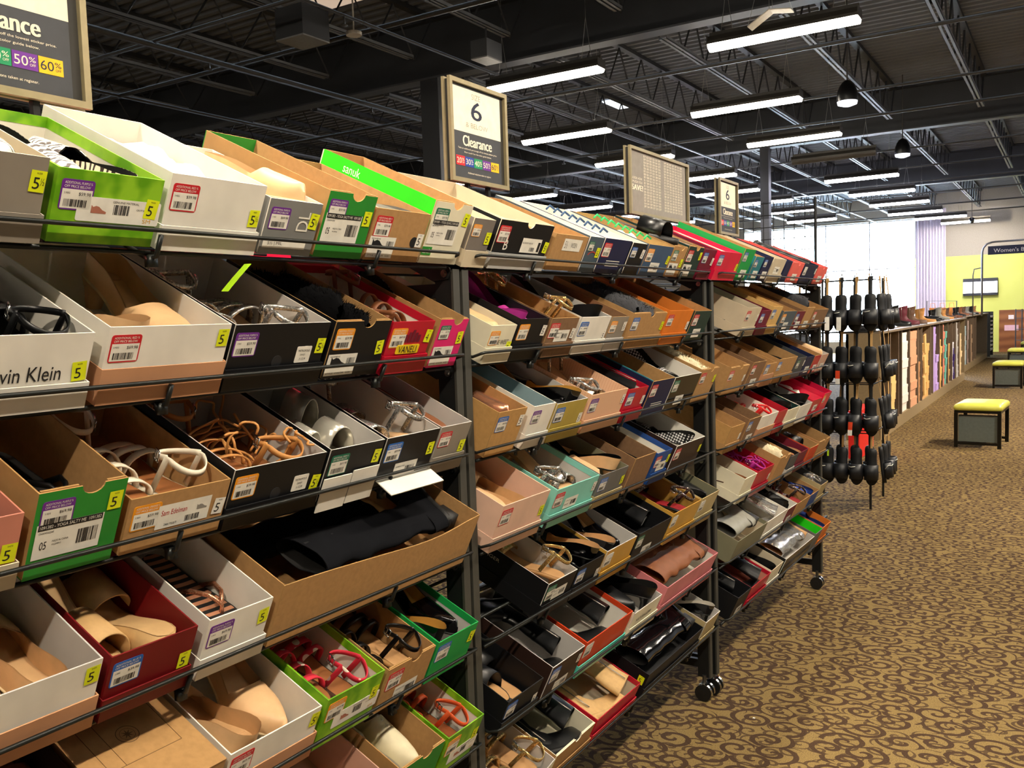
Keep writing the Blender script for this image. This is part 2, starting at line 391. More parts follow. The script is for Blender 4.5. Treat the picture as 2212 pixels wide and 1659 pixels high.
def arc(t,heel,height,w=1.0,n=10,dx=0,off=.002,point=0):
    W_=(hw(t,point)+off)*w; z=sz(t,heel); return [(t*SL+dx*math.sin(PI*k/n),-W_*math.cos(PI*k/n),z-.002+height*math.sin(PI*k/n)**.7) for k in range(n+1)]
SM={}
def shoe_parts(kind,c):
    """list of (part, mesh key, material list)"""
    def P(key,fn):
        if key not in SM: SM[key]=fn().mesh(key,True,True)
        return SM[key]
    out=[]
    if kind in('pump','flat','stud','sock'):
        heel={'pump':.055,'flat':.012,'stud':.05,'sock':.01}[kind]; pt=1 if kind=='pump' else 0
        out.append(('upper',P('up_'+kind,lambda:upper(heel,.048 if kind!='sock' else .06,.60 if kind!='sock' else .42,pt)),[c[0],c[1]]))
        out.append(('insole',P('in_'+kind,lambda:insole(heel,pt)),[c[1]]))
        out.append(('outsole',P('so_'+kind,lambda:sole(heel,.004,pt)),[c[2]]))
        def hl():
            b=BM(); h=heel; b.grid([[(x*.001,-y*.001,z) for x,y in ((4,-q),(4,q),(34*s,q),(34*s,-q))] for z,q,s in ((h-.0,22,1),(h*.6,15,.62),(.0,9,.42))],0,closed=True); n=len(b.v); b.face((n-4,n-3,n-2,n-1),0); return b
        if heel>.03: out.append(('heel',P('he_'+kind,hl),[c[0]]))
    elif kind in('boot','bootlow','bootbig'):
        gloss=c[0].name=='shoe_patent'; H={'boot':.16,'bootlow':.10,'bootbig':.30}[kind]; heel=.03
        def up():
            b=upper(heel,.06,.42,0,b=None); return b
        def sh():
            b=BM(); rows=[]; K=[(.03,.08,.072,.032),(.045,.074,.067,.035),(.062,.066,.062,.036),(.085,.058,.052,.036),(.11,.054,.047,.036)]+[(.11+H*j/14,.055+.002*j/14,.047+.009*j/14,.037+.010*j/14) for j in range(1,15)]; NR=len(K); AM=1.0 if kind=='bootbig' and not gloss else .35
            for i,(z,cx,rx,ry) in enumerate(K):
                rows.append([(cx+rx*math.cos(2*PI*k/24)+AM*(.007 if i>2 else .003)*noise.noise(Vector((math.cos(2*PI*k/24)*1.3,math.sin(2*PI*k/24)*1.3,z*22)))+AM*.004*math.sin(z*60),.8*ry*math.sin(2*PI*k/24)+AM*(.010 if i>2 else .003)*noise.noise(Vector((math.cos(2*PI*k/24)*1.5+5,math.sin(2*PI*k/24)*1.5,z*26))),z+(.012*math.cos(2*PI*k/24) if i==NR-1 else 0)) for k in range(24)])
            r2=[[(cx_*.94+.0035,cy_*.94,z_) for cx_,cy_,z_ in r] for r in rows[::-1]]
            b.grid(rows,0,closed=True); b.grid([rows[-1],r2[0]],0,closed=True); b.grid(r2[:12],1,closed=True); return b
        out.append(('upper',P('up_boot',up),[c[0],c[1]])); out.append(('shaft',P('sh_'+kind+('s' if gloss else ''),sh),[c[0],c[1]])); out.append(('outsole',P('so_boot',lambda:sole(heel,.01,0,.004)),[c[2]]))
        def zp():
            b=BM(); b.tube([(.06,-.0375,.05),(.058,-.039,.09),(.056,-.0415,.11+H*.5),(.057,-.046,.11+H*.97)],.0022,5); return b
        out.append(('zipper',P('zip_'+kind,zp),[mat('zip_metal','8a8378',.35,.8)]))
        def hl():
            b=BM(); b.box(.004,.05,-.028,.028,0,.03); return b
        out.append(('heel',P('he_boot',hl),[c[2]]))
    elif kind=='sneaker':
        out.append(('upper',P('up_sn',lambda:upper(.01,.06,.5,0)),[c[0],c[1]])); out.append(('insole',P('in_sn',lambda:insole(.012)),[c[1]])); out.append(('outsole',P('so_sn',lambda:sole(.01,.02,0,.004,True,-.014)),[c[2]]))
        def lc():
            b=BM()
            for k in range(5): b.ribbon([(SL*(.5+.05*k),y,.066-.0035*k-abs(y)*.5) for y in (-.02,-.01,0,.01,.02)],(1,0,0),.006,.002)
            return b
        out.append(('laces',P('lc_sn',lc),[paper]))
    elif kind in('sandal','glitter','strappy','wedge','slide','flipflop','bangle'):
        heel={'sandal':.02,'glitter':.045,'strappy':.012,'wedge':.06,'slide':.006,'flipflop':.004,'bangle':.004}[kind]
        wd=kind in('wedge','slide','bangle','flipflop')
        out.append(('footbed',P('in_'+kind,lambda:insole(heel)),[c[1]]))
        out.append(('outsole',P('so_'+kind,lambda:sole(heel,.008,0,.003,wd,-.016 if kind in('slide','flipflop','bangle') else 0)),[c[2]]))
        def straps(n0,n1):
            def g():
                b=BM()
                if kind=='sandal':
                    L_=[(.80,.030,.014),(.66,.042,.014),(.52,.05,.012)]
                elif kind=='glitter': L_=[(.78,.036,.045)]
                elif kind=='strappy': L_=[(.82,.028,.006),(.74,.034,.006),(.62,.042,.006)]
                elif kind=='wedge': L_=[(.70,.05,.075)]
                elif kind=='slide': L_=[(.64,.052,.085)]
                elif kind=='bangle': L_=[(.74,.062,.05),(.36,.08,.055)]
                else: L_=[]
                for t,h,w in L_[n0:n1]: b.ribbon(arc(t,heel,h,dx=-.006,n=14),(1,0,0),w,.003)
                if kind=='flipflop':
                    b.tube([(SL*.8,0,.004),(SL*.78,0,.02),(SL*.7,-.018,.03),(SL*.58,-.034,.024),(SL*.46,-.031,.004)],.0045,6); b.tube([(SL*.78,0,.02),(SL*.7,.018,.03),(SL*.58,.034,.024),(SL*.46,.031,.004)],.0045,6)
                return b
            return g
        ns={'sandal':3,'strappy':3,'bangle':2}.get(kind,1)
        for k in range(ns): out.append(('strap',P('st_%s%d'%(kind,k),straps(k,k+1)),[c[0]]))
        if kind in('sandal','glitter','strappy'):
            def back():
                b=BM(); pts=[]
                for k in range(17):
                    a=PI*(.0+k/16*1.0)+PI/2; pts.append((.036+.036*math.cos(a),.031*math.sin(a),sz(.1,heel)+.062-.012*math.sin(PI*k/16)))
                pts=[(.055,.031,sz(.2,heel)+.002)]+pts+[(.055,-.031,sz(.2,heel)+.002)]
                b.ribbon(pts,(0,0,1),.010,.0022); b.ribbon([(.036+.046*math.sin(PI*k/14),.031*math.cos(PI*k/14),sz(.1,heel)+.062-.016*math.sin(PI*k/14)) for k in range(15)],(0,0,1),.009,.002); return b
            out.append(('ankle_strap',P('bk_'+kind,back),[c[0]]))
            def bk():
                b=BM(); z_=sz(.1,heel)+.046; q=[(.055,.030,z_),(.074,.021,z_-.004),(.074,.021,z_+.013),(.055,.030,z_+.016),(.055,.030,z_)]; b.tube(q,.0016,5); b.tube([(.065,.026,z_),(.065,.026,z_+.014)],.0012,5); return b
            out.append(('buckle',P('bu_'+kind,bk),[chrome]))
        if kind=='strappy':
            def cords():
                b=BM(); r=random.Random(4)
                for s in range(7):
                    p=Vector((r.uniform(.03,.17),r.uniform(-.03,.03),.02)); d=Vector((r.uniform(-1,1),r.uniform(-1,1),.8)); pts=[]
                    for k in range(16):
                        pts.append(tuple(p)); d+=Vector((r.uniform(-.9,.9),r.uniform(-.9,.9),r.uniform(-.7,.55))); d.normalize(); p=p+d*.017
                        p.x=min(max(p.x,.0),.22); p.y=min(max(p.y,-.04),.04); p.z=min(max(p.z,.012),.085)
                    # smooth
                    q=[]
                    for a,bb in zip(pts,pts[1:]):
                        for f in (0,.5): q.append(tuple(a[i]*(1-f)+bb[i]*f for i in range(3)))
                    q=[tuple((q[max(i-1,0)][j]+q[i][j]+q[min(i+1,len(q)-1)][j])/3 for j in range(3)) for i in range(len(q))]
                    b.tube(q,.0022,5)
                return b
            out.append(('cords',P('cords',cords),[c[0]]))
        if kind=='glitter':
            def hl():
                b=BM(); b.grid([[(x,-y,z) for x,y in ((.004,-q),(.004,q),(.03*s,q),(.03*s,-q))] for z,q,s in ((.045,.02,1),(.0,.012,.7))],0,closed=True); return b
            out.append(('heel',P('he_gl',hl),[c[2]]))
    elif kind=='fur':
        def fz():
            b=BM(); r=random.Random(9); n=34
            rows=[]
            for i in range(n+1):
                t=i/n; row=[]
                for k in range(28):
                    a=2*PI*k/28; w=max(.004,hw(min(.985,max(.015,t)))*1.1); f=1+r.uniform(-.10,.16)
                    row.append((t*SL+r.uniform(-.003,.003),w*f*math.cos(a),.038+.036*f*math.sin(a)*(1 if .05<t<.95 else .6)))
                rows.append(row)
            b.grid(rows,0,closed=True)
            for s in range(900):
                t=r.uniform(.03,.97); a=r.uniform(-.2,PI+.2); w=hw(t)*1.1; p=Vector((t*SL,w*math.cos(a),.038+.036*math.sin(a))); d=Vector((r.uniform(-.8,.2),math.cos(a),math.sin(a))).normalized()*r.uniform(.006,.013)
                o=Vector((r.uniform(-1,1),r.uniform(-1,1),r.uniform(-1,1))).normalized()*.0011; m=len(b.v); b.v+=[tuple(p+o),tuple(p-o),tuple(p+d)]; b.face((m,m+1,m+2),0)
            return b
        out.append(('fur_upper',P('fur',fz),[c[0]])); out.append(('outsole',P('so_fur',lambda:sole(.004,.008,0,.002)),[c[2]]))
    return out
def sm(n,h,**k): return mat('shoe_'+n,h,**k)
def shoe_cols(c):
    blk=sm('black','0f1012',rough=.35); lin_=sm('lining_tan','b98d5e',rough=.7); 
    D=dict(suede=(sm('suede_black','141519',rough=.95,spec=.15),sm('lining_black','1c1b1a'),rubber),nude=(sm('nude','dcb384',rough=.5),sm('lining_nude','d3ab7c',rough=.6),sm('sole_cream','dfc79c',rough=.6)),
     black=(blk,sm('lining_black','1c1b1a',rough=.7),rubber), blackgloss=(sm('patent','0b0b0d',rough=.12,coat=1),sm('lining_black','1c1b1a'),rubber),
     blacktan=(blk,lin_,rubber),blacknude=(sm('patent','0b0b0d',rough=.12,coat=1),sm('lining_nude','d3ab7c'),rubber),blackgold=(sm('patent','0b0b0d',rough=.12,coat=1),sm('lining_gold','c69a4c',rough=.5),rubber),
     nudeblack=(sm('nude','dcb384',rough=.5),blk,blk),blackwhite=(sm('patent','0b0b0d',rough=.12,coat=1),sm('lining_white','cfc9bd'),rubber),
     grey=(sm('grey','8b8a80',rough=.5),sm('lining_grey','6d6a64'),rubber),magenta=(sm('magenta','b02a8c',rough=.8),sm('lining_magenta','8c2470'),rubber),
     orange=(sm('peach','dd9050',rough=.7),sm('lining_peach','c9803f'),rubber),gold=(sm('gold_glit','c9a25e',kind='glitter',c2='f0d8a0'),lin_,lin_),
     silver=(sm('silver_glit','9a9a98',kind='glitter',c2='f4f2ec'),sm('lining_nude','d3ab7c'),lin_),dark=(sm('dark_glit','3a3032',kind='glitter',c2='a89a90'),sm('lining_red','8c1420'),rubber),
     brown=(sm('brown','7c4a2a',rough=.6),sm('lining_brown','9a6238'),sm('sole_brown','4a2c1a')),rosegold=(sm('rosegold','d99a78',rough=.25,metal=.8),lin_,lin_),
     white=(sm('white','ebe2cc',rough=.5),sm('lining_brown','9a6238'),sm('white','ebe2cc',rough=.5)),red=(sm('red','e02a2a',rough=.4),sm('lining_white','cfc9bd'),rubber),
     redtan=(sm('floral','c8283c',rough=.7,kind='floral',c2='e8dcc8'),sm('lining_brown','9a6238'),sm('sole_brown','4a2c1a')),buckle=(blk,lin_,sm('cork','b48a58',rough=.9)),
     bead=(sm('coral_bead','d85a30',rough=.4),sm('woven','8a4a24',rough=.6,bump=.4,sc=80),sm('sole_brown','4a2c1a')),tan=(sm('tan','c68a4c',rough=.6),sm('lining_brown','9a6238'),lin_),
     cream=(sm('cream','dcd2b0',rough=.7),sm('lining_white','cfc9bd'),sm('sole_cream','dfc79c')),beige=(sm('beige','c9a26c',rough=.7,bump=.3,sc=70),sm('lining_beige','c4a070'),sm('beige','c9a26c')),
     blue=(sm('blue','23429a',rough=.8),sm('lining_blue','1c2f6a'),rubber),copper=(sm('copper','c07a58',kind='glitter',c2='e8b090'),sm('stripes','1b1a1a',kind='stripe',c2='b07a5c'),rubber))
    return D.get(c,D['black'])
NAMES=dict(pump='pump',flat='ballet_flat',stud='studded_shoe',sock='knit_slip_on',boot='ankle_boot',bootlow='ankle_boot',bootbig='tall_boot',sneaker='canvas_sneaker',sandal='sandal',glitter='glitter_sandal',strappy='strappy_sandal',wedge='wedge_mule',slide='slide_sandal',flipflop='flip_flop',bangle='clear_band_sandal',fur='fur_slipper',zebra='printed_flat')
CN=dict(suede='black suede',blackgloss='glossy black',blacktan='black and tan',blacknude='black and nude',blackgold='black and gold',nudeblack='nude and black',blackwhite='black and white',rosegold='rose gold',redtan='red print and tan',buckle='black buckled',bead='beaded brown')
CATN=dict(ballet_flat='flat shoe',studded_shoe='shoe',knit_slip_on='shoe',ankle_boot='boot',tall_boot='boot',canvas_sneaker='sneaker',glitter_sandal='sandal',strappy_sandal='sandal',wedge_mule='mule',slide_sandal='sandal',clear_band_sandal='sandal',fur_slipper='slipper',printed_flat='flat shoe')
ZEB=None
def make_shoe(kind,color,world,scale,label,group):
    nm=NAMES[kind]; k2='flat' if kind=='zebra' else kind
    c=shoe_cols(color)
    if kind=='zebra': z=sm('zebra','efe6cc',kind='zebra',c2='2a1a16'); c=(z,c[1],rubber)
    if kind=='stud': c=(sm('studded','101012',rough=.4,kind='stud',c2='e8e8e8'),c[1],c[2])
    if kind=='bangle': c=(mat('clear_silver','cfcabc',.18,.55),mat('clear_silver','cfcabc',.18,.55),mat('clear_silver','cfcabc',.18,.55))
    if kind=='fur': c=(sm('fur_'+color,{'grey':'47484c','black':'0d0d0f','cream':'dccfae'}[color],rough=.95,spec=.1),)+c[1:]
    r=empty(nm,label=label,cat=CATN.get(nm,nm.replace('_',' ')),group=group); r.matrix_world=world@Matrix.Diagonal((*scale,1))
    for pn,me,ms in shoe_parts(k2,c): mk(pn,me,ms,r)
    return r
# ------------------------------------------------------------ the rolling clearance racks
Z1,DZ,LEAN=1.59528,.215602,.00224
BAYS=[(-1.10377,.11181,-.004687),(-1.11037,1.65127,.002409),(-1.09551,3.20047,.022265)]
TH=math.radians(25); BL=1.45
RACK=['nearest','middle','farthest']; ROW=['top','second','third','fourth','fifth','sixth','bottom']
def rowmat(b,r,s=0,drop=0.0):
    x,y,a=BAYS[b]
    return Matrix.Translation((x+LEAN*r-.008,y,Z1-DZ*r))@Matrix.Rotation(-a,4,'Z')@Matrix.Translation((0,s,0))@Matrix.Rotation(TH,4,'Y')@Matrix.Translation((0,0,-drop))
def post_bm(h):
    b=BM(); b.box(-.05,-.004,-.010,.010,.085,h,0); b.box(-.006,0,-.012,.012,.085,h+.004,1)
    b.box(-.03,-.02,-.0105,.0105,.085,.12,0); return b
post_front=post_bm(1.556).mesh('post'); 
def shelf_bm(sgn=1):
    b=BM(); c,s=math.cos(TH),math.sin(TH); n=(c,0,-s)
    def P(x,y,z): return (sgn*(c*x+s*z),y,-s*x+c*z)   # box-local to bay-local
    f=.0095
    pts=[P(-.05,-.012,-.03),P(-.012,-.012,-.02),P(f-.004,-.010,-.004),P(f,-.002,0),P(f,.02,0),P(f,.5,0),P(f,1.0,0),P(f,BL-.02,0),P(f,BL+.002,0),P(f-.004,BL+.010,-.004),P(-.012,BL+.012,-.02),P(-.05,BL+.012,-.03)]
    b.tube(pts,.0034,8)
    for k in range(5): b.tube([P(-.012-k*.075,-.004,-.042),P(-.012-k*.075,BL+.004,-.042)],.004,6)
    for y in (.24,.72,1.20):
        b.tube([P(-.335,y,-.050),P(-.01,y,-.050),P(f-.002,y,-.040),P(f-.002,y,-.007)],.004,6)
        b.box(-.006,.006,-.007,.007,-.012,.006,0,None,Matrix.Translation(P(f-.012,y,-.048)))
    return b
SHELF=shelf_bm().mesh('shelf',True); RSHELF=shelf_bm(-1).mesh('shelf',True)
def bracket_bm():
    b=BM(); P=[(-.05,-.055),(-.008,-.052),(.0,-.038),(-.004,-.028),(-.30,.105),(-.32,.085)]
    n=len(b.v); b.v+=[(x,0,z) for x,z in P]+[(x,.004,z) for x,z in P]; k=len(P)
    b.face(range(n,n+k),0); b.face([n+k+i for i in range(k)][::-1],0)
    for i in range(k): b.face((n+i,n+k+i,n+k+(i+1)%k,n+(i+1)%k),0)
    return b
BRK=bracket_bm().mesh('bracket')
def bolt_bm():
    b=BM(); b.tube([(0,-.004,0),(0,0,0)],.0085,12); b.tube([(0,-.0065,0),(0,-.004,0)],.0045,6); return b
BOLT=bolt_bm().mesh('bolt')
def caster(parent,loc):
    b=BM(); b.tube([(0,0,.05),(0,0,.095)],.008,8); b.box(-.018,.018,-.0065,.0065,.03,.056); c=mk('caster',b,[mat('caster_metal','6a6a68',.3,.9)],parent,loc)
    for sy in (-1,1):
        w=BM(); w.tube([(0,sy*.007,.032),(0,sy*.021,.032)],.031,20); mk('wheel',w.mesh('wheel'),[rubber],c)
        w=BM(); w.tube([(0,sy*.008,.032),(0,sy*.0235,.032)],.014,14); mk('wheel_cap',w.mesh('wheel_cap'),[rubber],c)
    hd=BM(); [hd.ribbon([(.034*math.cos(a),sy*.014,.032+.034*math.sin(a)) for a in [math.radians(-10+18*k) for k in range(9)]],(0,1,0),.011,.0015) for sy in (-1,1)]; mk('caster_hood',hd,[chrome],c)
RXB=-.70 # rear face offset
for b,(x,y,a) in enumerate(BAYS):
    root=empty('shoe_rack',(x,y,0),(0,0,-a),'black steel rolling clearance rack of seven sloped shelves, %s of the three'%['nearest to the camera','the middle one','farthest down the aisle'][b],'display rack','clearance shoe racks')
    for fy in (-.028,BL+.028):
        mk('post',post_front,[steel,stripe],root,(-.026,fy,0)); mk('post',post_front,[steel,stripe],root,(-.026+RXB,fy,0),(0,0,PI))
        cy_=fy+(.012 if fy<0 else -.012); caster(root,(-.05,cy_,0)); caster(root,(RXB,cy_,0))
        bb=BM(); bb.box(RXB,-.05,fy-.008,fy+.008,.12,.15); mk('crossbar',bb,[steel],root); bb=BM(); bb.box(RXB,-.05,fy-.008,fy+.008,1.50,1.53); mk('crossbar',bb,[steel],root)
    for r in range(7):
        mk('shelf',SHELF,[railm],root,(LEAN*r-.008,0,Z1-DZ*r))
        if r<1 or b<3: mk('rear_shelf',RSHELF,[steel],root,(RXB-.045,0,Z1-DZ*r))
        for fy in (-.018,BL+.014):
            br=mk('bracket',BRK,[steel],root,(-.03,fy,Z1-DZ*r-.004)); mk('bolt',BOLT,[chrome],br,(-.016,.0,-.040))
